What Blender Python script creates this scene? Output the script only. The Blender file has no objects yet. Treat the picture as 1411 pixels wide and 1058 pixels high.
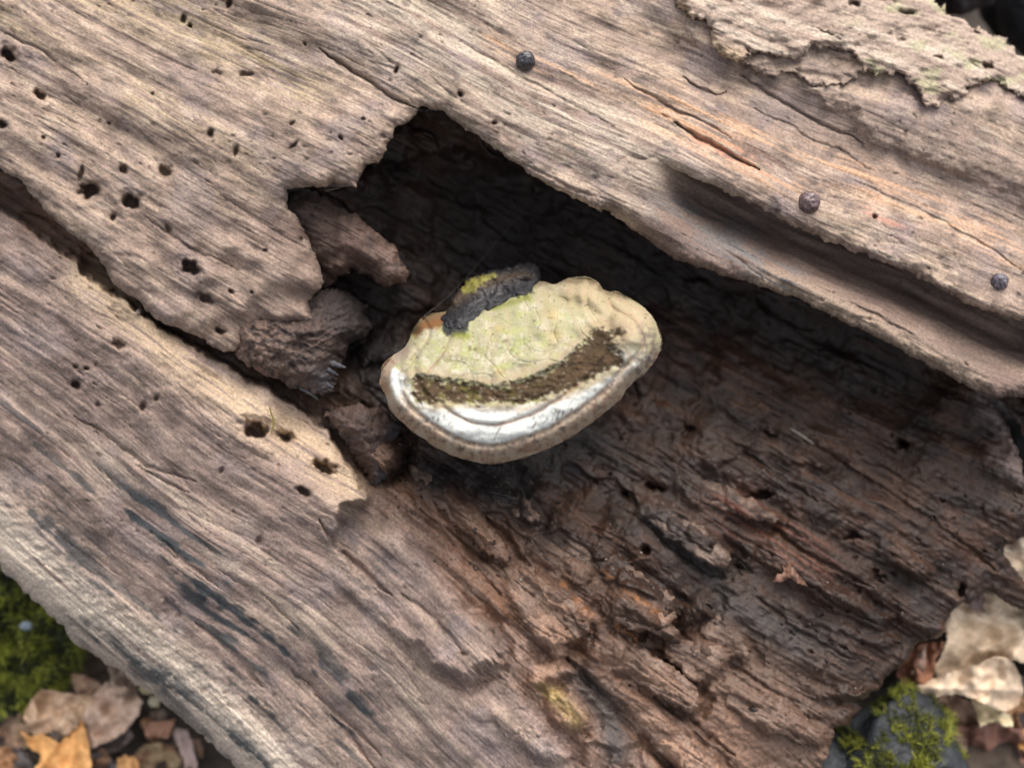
import bpy, math, random
import numpy as np

random.seed(7)
scn = bpy.context.scene
COL = scn.collection

# ------------------------------------------------------------------ view frame
S = 0.0003                      # metres per unit of the layout grid
CX, CY, D = 705.5, 529.0, 1273.0    # layout centre and camera distance in those units
# local frame: X right, Y up the log face, Z out of the log face; world up seen from it:
UPV = np.array([0.10, 0.52, 0.0]); UPV[2] = math.sqrt(1 - UPV[0]**2 - UPV[1]**2)
n_ = np.array([0, 0, 1.0])
rx_ = np.cross(np.array([0, 1.0, 0]), UPV); rx_ /= np.linalg.norm(rx_)
ry_ = np.cross(UPV, rx_)
ROT = np.stack([rx_, ry_, UPV])          # world = ROT @ local
LIFT = np.array([0, 0, 0.24])

def to_world(P):
    return (np.asarray(P) * S) @ ROT.T + LIFT

# ------------------------------------------------------------------ camera
cam = bpy.data.cameras.new('camera'); camo = bpy.data.objects.new('camera', cam); COL.objects.link(camo)
cam.sensor_width = 36.0
cam.lens = 36.0 / (2 * 705.5 / D)
cam.clip_start = 0.005; cam.clip_end = 200
from mathutils import Matrix, Vector
m4 = Matrix([list(ROT[0]), list(ROT[1]), list(ROT[2])]).to_4x4()
m4.translation = Vector(to_world([[0, 0, D]])[0])
camo.matrix_world = m4
cam.dof.use_dof = True
cam.dof.focus_distance = (D + 35) * S
cam.dof.aperture_fstop = 2.8
scn.camera = camo

# ------------------------------------------------------------------ light
SUN_EL, SUN_AZ = 62.0, 25.0      # azimuth measured from +Y (away from camera) to +X
w = bpy.data.worlds.new('World'); scn.world = w; w.use_nodes = True
nt = w.node_tree; bg = nt.nodes['Background']
sky = nt.nodes.new('ShaderNodeTexSky'); sky.sky_type = 'NISHITA'; sky.sun_disc = False
sky.sun_elevation = math.radians(SUN_EL); sky.sun_rotation = math.radians(SUN_AZ)
sky.air_density = 1.0; sky.dust_density = 6.0; sky.ozone_density = 0.6
hs = nt.nodes.new('ShaderNodeHueSaturation'); hs.inputs['Saturation'].default_value = 0.35      # overcast: grey cloud light
nt.links.new(sky.outputs[0], hs.inputs['Color']); nt.links.new(hs.outputs[0], bg.inputs[0]); bg.inputs[1].default_value = 0.15
sl = bpy.data.lights.new('sun', 'SUN'); slo = bpy.data.objects.new('sun', sl); COL.objects.link(slo)
sl.energy = 0.95; sl.angle = math.radians(70); sl.color = (1.0, 0.93, 0.84)
el, az = math.radians(SUN_EL), math.radians(SUN_AZ)
sd = Vector((math.sin(az) * math.cos(el), math.cos(az) * math.cos(el), math.sin(el)))
slo.rotation_euler = sd.to_track_quat('Z', 'Y').to_euler()
scn.view_settings.view_transform = 'Standard'; scn.view_settings.look = 'None'
scn.view_settings.gamma = 1.0; scn.view_settings.use_curve_mapping = False
scn.view_settings.exposure = 0.86
scn.render.engine = 'CYCLES'
scn.cycles.max_bounces = 5

# ------------------------------------------------------------------ numpy noise
F = np.float32
_rng = np.random.RandomState(3)
PERM = _rng.permutation(512).astype(np.int32)
PERM = np.concatenate([PERM, PERM])
GA = _rng.rand(512) * 2 * np.pi
GX, GY = np.cos(GA).astype(F), np.sin(GA).astype(F)

def perlin(x, y, seed=0):
    x = np.asarray(x, F) + F(seed * 17.37); y = np.asarray(y, F) + F(seed * 9.71)
    xi = np.floor(x).astype(np.int32); yi = np.floor(y).astype(np.int32)
    xf = x - xi; yf = y - yi
    u = xf * xf * xf * (xf * (xf * 6 - 15) + 10); v = yf * yf * yf * (yf * (yf * 6 - 15) + 10)
    def g(i, j, fx, fy):
        h = PERM[PERM[(xi + i) & 511] + ((yi + j + seed * 31) & 511)]
        return GX[h] * fx + GY[h] * fy
    a = g(0, 0, xf, yf); b = g(1, 0, xf - 1, yf); c = g(0, 1, xf, yf - 1); d = g(1, 1, xf - 1, yf - 1)
    return ((a + u * (b - a)) * (1 - v) + (c + u * (d - c)) * v) * F(1.5)

def fbm(x, y, seed, oct=4, gain=0.5):
    t = 0; a = 1.0
    for k in range(oct):
        t = t + a * perlin(x * 2.03**k, y * 2.03**k, seed + k); a *= gain
    return t

def sm(e0, e1, x):
    t = np.clip((x - e0) / (e1 - e0), 0, 1); return t * t * (3 - 2 * t)

def seg_dist(pts, X, Y, closed=True):
    P = np.asarray(pts, F); n = len(P); d2 = np.full(X.shape, 1e12, F)
    for i in range(n if closed else n - 1):
        a = P[i]; b = P[(i + 1) % n]; e = b - a; L = float(e @ e) + 1e-9
        t = np.clip(((X - a[0]) * e[0] + (Y - a[1]) * e[1]) / L, 0, 1)
        dx = X - a[0] - t * e[0]; dy = Y - a[1] - t * e[1]
        np.minimum(d2, dx * dx + dy * dy, out=d2)
    return np.sqrt(d2)

def sdf(pts, X, Y):
    """signed distance to a polygon, positive inside"""
    X = np.asarray(X, F); Y = np.asarray(Y, F)
    d = seg_dist(pts, X, Y); ins = np.zeros(X.shape, bool); P = np.asarray(pts, F); n = len(P)
    for i in range(n):
        x0, y0 = P[i]; x1, y1 = P[(i + 1) % n]
        if y0 == y1: continue
        c = ((Y < y0) != (Y < y1)) & (X < (x1 - x0) * (Y - y0) / (y1 - y0) + x0)
        ins ^= c
    return np.where(ins, d, -d)

def chaikin(P, closed, n=2):
    P = np.asarray(P, float)
    for _ in range(n):
        A = P if closed else P[:-1]; B = np.roll(P, -1, 0) if closed else P[1:]
        Q = np.empty((2 * len(A), 2)); Q[0::2] = .75 * A + .25 * B; Q[1::2] = .25 * A + .75 * B
        P = Q if closed else np.vstack([P[:1], Q, P[-1:]])
    return P

def grain(X, Y):
    """s along the wood grain, t across it: fibres fan out slightly from the left"""
    dx = X + 2705.0; dy = Y + 1492.0
    r = np.sqrt(dx * dx + dy * dy); ph = np.arctan2(dy, dx)
    t = (ph - 0.5585) * 3900.0
    t = t + 12 * perlin(X / 300, Y / 300, 40) + 2.0 * perlin(X / 90, Y / 90, 41)
    s_ = r - 3970
    t = t - .11 * np.maximum(s_ + 70 + 40 * np.log1p(np.exp(-np.clip((s_ + 70) / 40, -20, 20))) * 0, 0) * sm(20, 330, t)
    return s_.astype(F), t.astype(F)

def sst(X, Y):      # plain distance across the log axis (positive towards the lower left)
    a = math.radians(32)
    return -(X - 705) * math.sin(a) + (Y - 529) * math.cos(a)

def jag(X, Y, amp, L, seed):
    return (X + amp * fbm(X / L, Y / L, seed, 3), Y + amp * fbm(X / L, Y / L, seed + 7, 3))

def pits(X, Y, holes):
    w_ = np.zeros(X.shape, F)
    for (hx, hy, ra, rb, ang, dep) in holes:
        m = (np.abs(X - hx) < 3 * ra + 10) & (np.abs(Y - hy) < 3 * ra + 10)
        if not m.any(): continue
        x = X[m] - hx; y = Y[m] - hy
        x = x + ra * .3 * perlin(X[m] / 9, Y[m] / 9, 61); y = y + ra * .3 * perlin(X[m] / 9, Y[m] / 9, 62)
        c, s_ = math.cos(math.radians(ang)), math.sin(math.radians(ang))
        q = np.sqrt(((x * c + y * s_) / ra)**2 + ((-x * s_ + y * c) / rb)**2)
        w_[m] -= dep * (1 - sm(0.35, 1.08, q)) + .10 * dep * np.exp(-(q / 1.5)**4) - .05 * dep * np.exp(-((q - 1.6) / .4)**2)
    return w_

def lines(X, Y, polys):
    w_ = np.zeros(X.shape, F)
    for (pts, width, dep) in polys:
        P = np.asarray(pts); x0, y0 = P.min(0) - 40; x1, y1 = P.max(0) + 40
        m = (X > x0) & (X < x1) & (Y > y0) & (Y < y1)
        if not m.any(): continue
        xx, yy = jag(X[m], Y[m], 3.5, 48, 77); xx, yy = jag(xx, yy, 1.0, 9, 79)
        d = seg_dist(pts, xx, yy, closed=False)
        ends = np.minimum(np.hypot(xx - P[0][0], yy - P[0][1]), np.hypot(xx - P[-1][0], yy - P[-1][1]))
        wd = width * (0.25 + 0.75 * sm(0, 40, ends))
        w_[m] -= dep * np.exp(-(d / wd)**2)
    return w_

# ------------------------------------------------------------------ outlines (layout units)
CAVITY_EDGE = [(1411,549),(1395,545),(1373,549),(1339,536),(1288,507),(1237,480),(1186,454),(1135,430),(1100,412),(1015,384),(964,369),
    (930,357),(880,322),(840,293),(768,263),(734,243),(700,217),(666,193),(632,173),(612,153),(592,150),(578,149)]
LEFT_EDGE = [(566,166),(545,178),(537,195),(532,212),(523,224),(503,226),(497,240),(491,258),(479,255),(462,251),(448,258),(411,257),
    (397,262),(396,280),(410,304),(421,318),(428,337),(441,362),(446,389),(436,404),(424,414),(433,440),(425,448),(400,449),(362,446),(345,462),
    (335,478),(318,487),(300,482),(268,462),(238,449),(212,438),(190,415),(160,397),(136,355),(118,335),(95,322),(60,288),(30,252),(0,232),(-110,172),(-520,-40)]
SHEET_EDGE = [(1420,448),(1373,432),(1330,418),(1305,402),(1254,376),(1210,358),(1166,343),(1121,324),(1083,307),(1049,287),(998,262),(960,247),(930,236),
    (900,224),(872,226),(852,246),(838,276),(826,287)]
OUT = 520
SHEET = [(-OUT,-60),(-OUT,-OUT),(1000,-OUT),(1232,-150),(1280,6),(1300,28),(1334,42),(1368,58),(1392,74),(1402,88),(1420,104),(1495,158),(1690,280),(1411+OUT,440),(1411+OUT,700),(1700,560)] + SHEET_EDGE + [p for p in CAVITY_EDGE if p[0] < 800] + LEFT_EDGE
LEDGE = [(1411+OUT,860),(1600,640)] + [p for p in CAVITY_EDGE if p[0] > 830] + [(828,290),(790,272),(800,235),(860,200),(930,205),(1000,230),(1120,285),(1300,370),(1411,410),(1411+OUT,640)]
UPPER_RIM = [(1240,-160),(1288,2),(1305,20),(1339,34),(1373,50),(1398,66),(1407,80),(1425,96),(1500,150),(1700,270),(1411+OUT,420)]
FLAKE_A = [(1411+OUT,420),(1700,270),(1500,150),(1425,96),(1407,80),(1398,66),(1373,50),(1339,34),(1305,20),(1288,2),(1240,-160),(1100,-260),(920,-160),(930,4),(945,20),(974,31),(979,46),(981,60),(997,80),(1022,84),(1034,74),(1046,72),
    (1073,80),(1100,82),(1112,72),(1121,64),(1140,70),(1160,68),(1176,74),(1189,99),(1212,104),(1237,102),(1257,116),(1271,137),(1280,146),(1291,150),(1306,138),(1324,136),(1345,113),(1372,112),(1420,140),(1600,250)]
FLAKE_B = [(1010,40),(1018,82),(1036,98),(1066,107),(1080,100),(1094,99),(1114,117),(1141,121),(1160,117),(1172,112),(1186,103),(1215,85),(1200,40),(1100,20)]
RIDGE_C = [(1080,95),(1100,130),(1130,150),(1168,158),(1182,196),(1237,218),(1291,239),(1339,252),(1420,292),(1700,420),(1700,200),(1400,130),(1280,125)]

TONGUE_TOP = [(-520,-20),(-110,200),(0,284),(60,325),(112,359),(116,372),(150,398),(190,424),(238,458),(300,492),(374,537),(430,572),(462,602),(482,640),(500,665),(512,682)]
TONGUE_TIP = [(505,697),(490,694),(470,699)]
HEART = [(-OUT,-60),(0,150),(420,120),(560,60),(900,120),(1330,330),(1411+OUT,560),(1411+OUT,760),(1480,660),(1421,612),(1411,598),(1400,577),(1388,562),(1376,553),(1362,548),
    (1372,560),(1390,585),(1404,625),(1420,690),(1430,733),(1404,742),(1386,752),(1384,765),(1392,778),(1400,788),(1411,802),(1411+OUT,1000),(1411+OUT,1040),(1420,846),(1409,840),(1386,829),(1372,821),(1363,815),(1352,818),(1346,823),(1341,829),(1335,832),
    (1328,829),(1320,834),(1313,841),(1310,853),(1305,868),(1298,879),(1286,881),(1267,884),(1256,898),(1246,913),(1234,922),(1220,933),(1208,951),(1192,961),(1179,966),(1178,983),(1168,1000),(1147,1003),
    (1147,1015),(1139,1038),(1130,1060),(1115,1140),(1080,1411),(900,1058+OUT),(760,1058+OUT),(520,1240),(330,1060),(262,1000),(200,950),(150,915),(108,888),(60,838),(0,782),(-200,620),(-OUT,360)]

# ------------------------------------------------------------------ surfaces (height out of the log face, layout units)
def rough(X, Y, s, t, k=1.0, seed=0):
    h = 1.3 * perlin(s / 110, t / 9, 1 + seed) + 0.9 * perlin(s / 70, t / 4.6, 2 + seed) + 0.6 * perlin(s / 34, t / 2.6, 3 + seed)
    h = h + 1.0 * fbm(X / 10, Y / 10, 4 + seed, 3) + 1.6 * perlin(s / 40, t / 22, 5 + seed)
    # split fibres: narrow grooves that come and go along the grain
    r = np.abs(perlin(s / 170, t / 15, 6 + seed)); g = sm(0.05, 0.35, perlin(s / 140, t / 60, 7 + seed))
    h = h - 3.2 * g * np.exp(-(r / 0.045)**2)
    r = np.abs(perlin(s / 90, t / 8, 8 + seed)); g = sm(0.0, 0.4, perlin(s / 90, t / 40, 9 + seed))
    h = h - 1.6 * g * np.exp(-(r / 0.08)**2)
    # worm pits
    q = perlin(s / 13, t / 8, 10 + seed); h = h - 5.0 * sm(0.55, 0.8, q) * sm(-.1, .3, perlin(X / 120, Y / 120, 11 + seed))
    return h * k

SHEET_HOLES = [(12,76,13,9,60,38),(55,133,10,6,60,26),(4,172,6,5,60,20),(124,263,16,11,-20,42),(112,240,4,14,10,14),(180,277,14,10,35,42),(227,236,11,8,40,22),(171,234,8,6,40,18),(264,369,17,10,38,42),
    (283,411,15,8,25,26),(303,455,10,6,20,24),(318,402,4,3,20,12),(347,403,4,3,40,12),(253,26,6,4,100,18),(262,36,4,3,70,14),(316,5,4,9,20,18),(290,184,6,5,70,16),(325,208,4,9,10,16),(405,200,9,3,-40,10),
    (634,130,5,4,40,16),(681,170,5,3,0,16),(546,97,2.6,8,20,16),(470,190,4,3,40,12),(156,300,4,6,20,14),(232,315,4,8,-20,12),(38,262,4,3,40,12),(340,103,12,4,10,10),(300,100,9,4,15,9),(403,170,5,3,-50,9),
    (1205,299,5,4,30,14),(1100,96,4,4,0,8),(500,165,4,3,0,10),(420,60,3,3,0,9),(210,130,3,3,0,9),(80,215,3,4,0,10),(150,170,3,3,0,9),(365,345,4,3,0,10),(60,190,3,3,0,10),(415,330,3,3,0,8)]
FLAKE_HOLES = [(1177,6,10,4,5,20),(1248,17,11,5,8,22),(1344,46,8,3,25,12),(1293,79,8,3,15,12),(1362,92,10,4,15,18),(1240,55,8,3,10,8),(1139,46,12,2.5,20,10)]
SHEET_CRACKS = [([(440,66),(487,100),(520,120),(548,136),(580,150)],2.6,13), ([(930,168),(955,188),(981,201),(1046,233)],3,14), ([(1000,128),(985,132),(940,108)],3,12),
    ([(1020,105),(1110,160),(1190,200)],2.2,8), ([(0,40),(60,72),(120,118)],2,5), ([(860,110),(930,150),(1010,190)],2,6), ([(640,60),(760,130),(850,175)],2,5), ([(200,300),(250,335),(330,372)],2,6),
    ([(1180,250),(1290,300),(1411,372)],1.8,5), ([(1040,150),(1150,205),(1200,232)],1.8,5), ([(300,270),(420,340)],2,5),([(720,225),(830,280)],2,5)]

def base_sheet(X, Y):
    tau = sst(X, Y)
    w_ = -150 * np.abs((tau - 20) / 800.0)**2.0
    # far rim bends down to the back of the log
    e = np.clip((-tau - 640) / 160.0, 0, 3); w_ = w_ - 60 * e**2
    return w_

def sheet_w(X, Y):
    s, t = grain(X, Y)
    w_ = base_sheet(X, Y)
    w_ = w_ + 16 * perlin(s / 380, t / 120, 20) + 8 * perlin(s / 170, t / 48, 21) + 3.5 * perlin(s / 60, t / 30, 22) + 3.0 * perlin(X / 46, Y / 46, 23)
    # lumpy worm-eaten area left of the hollow
    lump = np.exp(-(((X - 330) / 190)**2 + ((Y - 400) / 110)**2))
    w_ = w_ + lump * (15 * fbm(X / 55, Y / 50, 24, 2))
    le = seg_dist(LEFT_EDGE[9:26], X, Y, False); w_ = w_ - 30 * np.exp(-(le / 34)**1.5) * sm(250, 330, Y)
    # long bulge above the splintered ledge and low valley above it
    dl = seg_dist([(640,120),(900,215),(1150,320),(1411,430),(1700,560)], X, Y, False)
    w_ = w_ + 10 * np.exp(-(dl / 42)**2)
    dl = seg_dist([(900,40),(980,110),(1090,150),(1240,240),(1411,320),(1700,450)], X, Y, False)
    w_ = w_ - 16 * np.exp(-(dl / 34)**2)
    xx, yy = jag(X, Y, 7, 22, 70)
    d = sdf(RIDGE_C, xx, yy); w_ = w_ + 15 * sm(-4, 26, d)
    w_ = w_ + rough(X, Y, s, t, .8) + pits(X, Y, SHEET_HOLES) + lines(X, Y, SHEET_CRACKS)
    return w_

def ledge_w(X, Y):
    s, t = grain(X, Y)
    b = base_sheet(X, Y)
    d_up = seg_dist(SHEET_EDGE[:-3], X, Y, False)
    d_lo = seg_dist([p for p in CAVITY_EDGE if p[0] > 830] , X, Y, False)
    f = np.clip(d_up / (d_up + d_lo + 1e-3), 0, 1)
    dip = sm(850, 1010, X)
    w_ = b - 16 - 92 * dip + (4 + 84 * dip) * sm(0.2, 0.8, f)
    # the lip curls under where it meets the old break at the left
    w_ = w_ - 20 * np.exp(-(d_lo / 14)**2) * sm(960, 860, X)
    fq = f + .10 * perlin(s / 90, t / 24, 27) + .05 * perlin(s / 24, t / 8, 28)
    w_ = w_ + dip * (10 * sm(.40, .44, fq) + 7 * sm(.62, .65, fq) - 9 * sm(.40, .75, fq)) + 6 * perlin(s / 200, t / 30, 25) + 3.5 * perlin(s / 110, t / 11, 29) + 2.5 * perlin(X / 40, Y / 40, 26)
    # broken end near the right edge
    w_ = w_ - 14 * np.exp(-(((X - 1396) / 24)**2 + ((Y - 500) / 26)**2))
    j = sm(975, 868, X + .55 * (Y - 260) )
    w_ = w_ * (1 - j) + (sheet_w(X, Y) - 1.5 - 14 * np.exp(-(d_lo / 12)**2)) * j
    return w_ + rough(X, Y, s, t, 0.9, 3) * (1 - j) + lines(X, Y, [([(1130,395),(1200,432),(1260,462)],2,6),([(990,330),(1060,365)],2,6)])

HEART_PTS = np.array([  # x, y, height
    (560,230,-235),(640,280,-270),(720,300,-270),(640,360,-265),(560,330,-230),(480,300,-170),(440,300,-140),(800,330,-235),(760,420,-250),(900,400,-265),(1000,430,-265),(1100,470,-255),(1250,530,-235),(1350,570,-185),
    (420,430,-170),(480,480,-200),(520,560,-180),(470,540,-150),(540,440,-210),(620,470,-250),(700,520,-240),(820,520,-220),(930,510,-215),(1050,540,-200),(1200,620,-180),(1320,660,-150),(1411,640,-130),
    (560,620,-120),(640,640,-140),(720,660,-150),(800,640,-165),(880,660,-160),(1000,650,-150),(1150,700,-140),(1300,760,-140),(1411,740,-135),
    (520,640,-75),(560,690,-62),(620,720,-80),(700,730,-95),(780,740,-92),(860,760,-100),(940,800,-118),(1040,790,-138),(1150,840,-138),(1260,850,-150),(1340,810,-155),(1411,820,-170),
    (620,800,-42),(700,830,-58),(780,830,-66),(860,860,-70),(940,900,-86),(1040,900,-108),(1150,930,-118),(1240,890,-150),
    (680,920,-48),(760,950,-62),(860,980,-76),(960,1000,-82),(1060,1010,-92),(1130,1000,-108),(800,1058,-62),(960,1080,-84),(1100,1080,-110),
    (0,420,-62),(100,480,-48),(200,540,-42),(300,620,-34),(400,690,-30),(470,720,-36),(540,760,-32),(0,560,-62),(150,660,-50),(300,760,-42),(420,820,-36),(540,900,-34),(650,1000,-40),
    (0,680,-100),(120,780,-90),(240,880,-84),(360,980,-84),(480,1058,-80),(600,1100,-66),(-300,200,-100),(-300,420,-140),(-300,560,-200),(700,1300,-110),(900,1400,-120),
    (0,150,-150),(200,250,-140),(300,350,-130),(700,150,-160),(900,230,-215),(1200,370,-235),(1411,500,-215),(1700,640,-190),(1700,800,-170)], float)

HEART_HOLES = [(352,592,18,14,25,60),(392,602,14,8,30,36),(448,645,18,9,22,55),(418,677,13,6,35,24),(105,530,8,7,30,26),(163,474,11,6,25,22),(197,560,4,8,20,14),(216,548,4,7,20,12),(119,508,4,3,0,12),(104,505,4,3,0,10),(305,648,4,7,30,10),
    (1245,612,10,7,15,40),(890,758,7,7,20,24),(237,838,15,11,40,16),(135,557,4,4,0,8),(1180,738,12,3,25,14),(1210,790,16,3,30,14),(1050,682,18,7,-10,26),(1170,740,9,4,-15,18),(1060,598,12,5,35,22),(1030,690,10,6,0,18),
    (357,745,6,8,-10,10),(900,670,16,5,15,26),(866,680,10,5,0,20),(1210,797,14,3,40,12),(1325,812,6,12,10,24),(640,900,6,3,0,8),(950,590,9,4,20,14)]
HEART_CRACKS = [([(440,716),(470,760),(540,820)],4,12),([(100,572),(128,585),(200,640),(270,665)],2.4,8),([(190,640),(230,668),(262,680)],2.2,8),([(225,745),(245,763),(300,812)],2.6,7),([(360,818),(412,866)],2.4,8),([(300,780),(340,812)],2.2,6),
    ([(410,928),(447,965),(480,1000),(530,1040)],2.6,9),([(270,860),(300,880),(362,945)],5,8),([(455,985),(520,1058)],3,10),([(553,818),(600,850),(640,900)],4,8),
    ([(780,905),(820,950),(870,1000),(940,1070)],7,20),([(900,960),(960,1000),(1010,1040)],4,12),([(1090,591),(1180,650),(1290,720),(1380,790)],2.2,7),([(1000,600),(1060,650),(1130,690)],3,9),([(1020,700),(1110,760),(1200,810)],3,9),
    ([(1100,800),(1160,840),(1210,860)],2.5,8),([(985,560),(1060,610)],2.5,8),([(1040,820),(1100,870),(1180,910)],3,8),([(860,700),(920,745),(970,790)],3,8),([(960,870),(1010,920),(1080,960)],2.5,7),([(580,700),(640,770),(690,820)],4,10),([(640,690),(700,745),(745,800)],4,10)]
# plates of the broken heartwood: outline, height, hardness of the edge, tilt length (rises towards the lower right over this length)
PLATES = [
    ([(570,630),(610,650),(660,700),(705,760),(700,778),(670,760),(615,705),(575,660)], 20, 5, 150),
    ([(1000,930),(1060,955),(1135,1005),(1125,1030),(1050,1005),(985,962)], 16, 5, 140),
    ([(1090,930),(1150,945),(1200,950),(1190,962),(1130,965)], 14, 5, 80),
    ([(870,660),(940,700),(1010,760),(1000,790),(930,750),(860,690)], 22, 5, 150),
    ([(1060,740),(1150,800),(1230,850),(1215,870),(1120,830),(1050,780)], 16, 5, 170),
    ([(840,930),(900,975),(980,1040),(1010,1080),(960,1080),(880,1010)], 20, 5, 170),
    ([(380,640),(470,690),(538,698),(559,731),(587,766),(600,790),(616,808),(638,832),(660,848),(677,862),(689,886),(686,914),(668,930),(650,941),(634,940),(560,890),(480,820),(400,760)], 26, 5, 200),
    ([(560,880),(634,943),(660,938),(701,928),(712,942),(721,958),(740,985),(757,1004),(775,1024),(792,1043),(772,1054),(740,1046),(717,1020),(640,980)], 20, 5, 140),
    ([(690,770),(715,772),(735,782),(760,800),(780,815),(800,842),(812,862),(806,876),(792,882),(770,890),(756,893),(730,868),(701,828)], 24, 5, 120),
    ([(740,764),(752,738),(764,714),(780,714),(796,722),(835,752),(870,780),(914,812),(934,832),(934,855),(905,870),(875,869),(850,862),(835,850),(826,834),(830,818),(842,806),(826,786),(806,806),(790,800),(775,790)], 20, 4, 160),
    ([(842,800),(872,822),(905,846),(935,866),(940,880),(925,890),(880,858),(838,826)], 12, 4, 90),
    ([(800,880),(850,870),(900,900),(950,935),(967,966),(955,984),(940,978),(900,950),(850,925),(812,905)], 24, 5, 150),
    ([(930,830),(950,820),(975,812),(985,830),(980,848),(960,855),(938,862)], 22, 5, 60),
    ([(900,880),(960,880),(1000,890),(1010,898),(1000,918),(975,935),(962,943),(940,930)], 16, 5, 100),
    ([(960,820),(1000,850),(1033,890),(1034,905),(1022,912),(1010,902),(985,888),(960,870)], 15, 5, 70),
    ([(752,898),(756,880),(770,874),(784,878),(788,892),(780,906),(764,908)], 22, 6, 60),
    ([(722,940),(735,912),(760,905),(790,915),(800,930),(780,932),(752,940),(735,955)], 18, 5, 50),
    ([(740,955),(760,945),(790,945),(812,978),(816,1000),(800,1008),(782,1004),(765,985)], 18, 6, 70),
    ([(745,980),(765,1000),(780,1010),(778,1020),(792,1042),(770,1020),(740,990)], 14, 5, 60),
    ([(1020,640),(1080,650),(1160,700),(1240,745),(1290,790),(1270,800),(1180,760),(1090,715)], 12, 6, 140),
    ([(950,560),(1050,590),(1150,640),(1130,650),(1040,620),(960,590)], 14, 6, 120),
    ([(880,640),(960,655),(1030,680),(1080,715),(1060,725),(980,700),(900,670)], 18, 5, 110),
    ([(560,630),(600,650),(650,700),(690,745),(670,760),(620,710),(570,670)], 20, 5, 110),
    ([(640,640),(690,660),(730,690),(745,715),(725,720),(680,690)], 18, 5, 80),
    ([(480,600),(520,575),(545,590),(556,612),(550,640),(530,655),(505,640)], 40, 6, 80),
    ([(480,470),(540,440),(590,470),(560,500),(500,505)], 22, 8, 80),
    ([(1000,770),(1060,770),(1120,830),(1240,880),(1220,900),(1120,860),(1040,810)], 10, 5, 140),
]

INNER_SHELF = [(520,150),(760,130),(830,290),(770,262),(700,232),(640,212),(600,214),(560,226),(530,232),(505,240)]

def heart_core(X, Y):
    num = np.zeros(X.shape, F); den = np.zeros(X.shape, F)
    for (px, py, h) in HEART_PTS:
        d2 = (X - F(px))**2 + (Y - F(py))**2
        wt = 1.0 / (d2 + 900.0)**1.7
        num += wt * F(h); den += wt
    return num / den

def heart_w(X, Y):
    s, t = grain(X, Y)
    wx, wy = jag(X, Y, 14, 70, 80)
    w_ = heart_core(wx.astype(F), wy.astype(F))
    inner = interior_mask(X, Y)
    w_ = w_ + (7 + 5 * inner) * perlin(s / 230, t / 42, 30) + (3.5 + 2 * inner) * perlin(s / 100, t / 22, 31) + (2 + 2 * inner) * perlin(X / 44, Y / 44, 32)
    # scaly breakage of the interior: slow rise along the grain, sudden drop
    for k, (Ls, Lt, A) in enumerate(((240, 80, 10), (120, 40, 3))):
        ph = s / Ls + 1.5 * perlin(s / (Ls * 1.3), t / Lt, 33 + k) + 0.5 * perlin(X / 40, Y / 40, 36 + k)
        fr = ph - np.floor(ph); saw = np.where(fr < .85, fr / .85, (1 - fr) / .15)
        w_ = w_ + A * (0.06 + 0.94 * inner) * (saw - .5) * (1 - .6 * sm(900, 1150, X))
    xx, yy = jag(X, Y, 5, 20, 81); xx, yy = jag(xx, yy, 2.5, 7, 83)
    d = sdf(INNER_SHELF, xx, yy); w_ = w_ + 70 * sm(0, 10, d)
    px, py = jag(X, Y, 6, 34, 81)
    fj = 4.5 * perlin(s / 60, t / 5, 84) + 2.5 * perlin(s / 30, t / 2.6, 86); px = px + .83 * fj; py = py + .56 * fj
    for (pl, h, hard, L) in PLATES:
        P = np.asarray(pl); m = (X > P[:, 0].min() - 20) & (X < P[:, 0].max() + 20) & (Y > P[:, 1].min() - 20) & (Y < P[:, 1].max() + 20)
        if not m.any(): continue
        d = sdf(pl, px[m], py[m]); u = xx[m] * .77 + yy[m] * .64; sx = (P[:, 0] * .77 + P[:, 1] * .64).max()
        ramp = np.clip(1.0 - (sx - u) / (L * 1.3), 0, 1)
        w_[m] += h * 1.7 * ramp * np.sqrt(np.clip(d / 15, 0, 1)) - h * .6 * ramp * np.exp(-((d + 7) / 8)**2)
    # weathered tongue of sapwood along the crack
    xx, yy = jag(X, Y, 5, 26, 85)
    tong = TONGUE_TOP + TONGUE_TIP + [(462,745),(540,840),(640,1000),(640,1400),(-520,1400)]
    d = sdf(tong, xx, yy); du = seg_dist(TONGUE_TOP + TONGUE_TIP, xx, yy, False)
    w_ = w_ + 46 * sm(0, 7, d) * np.exp(-(du / 95)**1.5)
    # groove under the crack
    w_ = w_ - 26 * np.exp(-((du - 12) / 22)**2) * (d < 0)
    # lower rim of the log rolls to the ground
    low = seg_dist([(-OUT,360),(0,782),(108,888),(200,950),(330,1060),(520,1240)], X, Y, False)
    w_ = w_ - 60 * np.exp(-low / 26)
    lowband = np.exp(-((low - 60) / 45)**2) * sm(-60, 60, X * 0 + 40)
    w_ = w_ + lowband * 3 * fbm(X / 18, Y / 13, 88, 3)
    w_ = w_ + rough(X, Y, s, t, 1.0, 12) * (1 + .6 * inner) + inner * (1.8 * fbm(X / 13, Y / 13, 89, 4)) + pits(X, Y, HEART_HOLES) + lines(X, Y, HEART_CRACKS)
    return w_

WEATHERED = [(-OUT,-60),(0,284),(112,357),(300,485),(430,565),(482,630),(515,680),(540,690),(562,728),(600,788),(640,832),(690,880),(694,915),(725,950),(760,1000),(800,1058),(830,1400),(-OUT,1400)]
def interior_mask(X, Y):
    xx, yy = jag(X, Y, 14, 40, 90)
    return 1 - sm(-22, 22, sdf(WEATHERED, xx, yy))

# ------------------------------------------------------------------ colour of the wood
def mixc(c, col, m):
    m = np.clip(m, 0, 1)[..., None].astype(F); return c * (1 - m) + np.asarray(col, F) * m

def spot(X, Y, pts, wd):
    return np.exp(-(seg_dist(pts, X, Y, False) / wd)**2)

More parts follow.
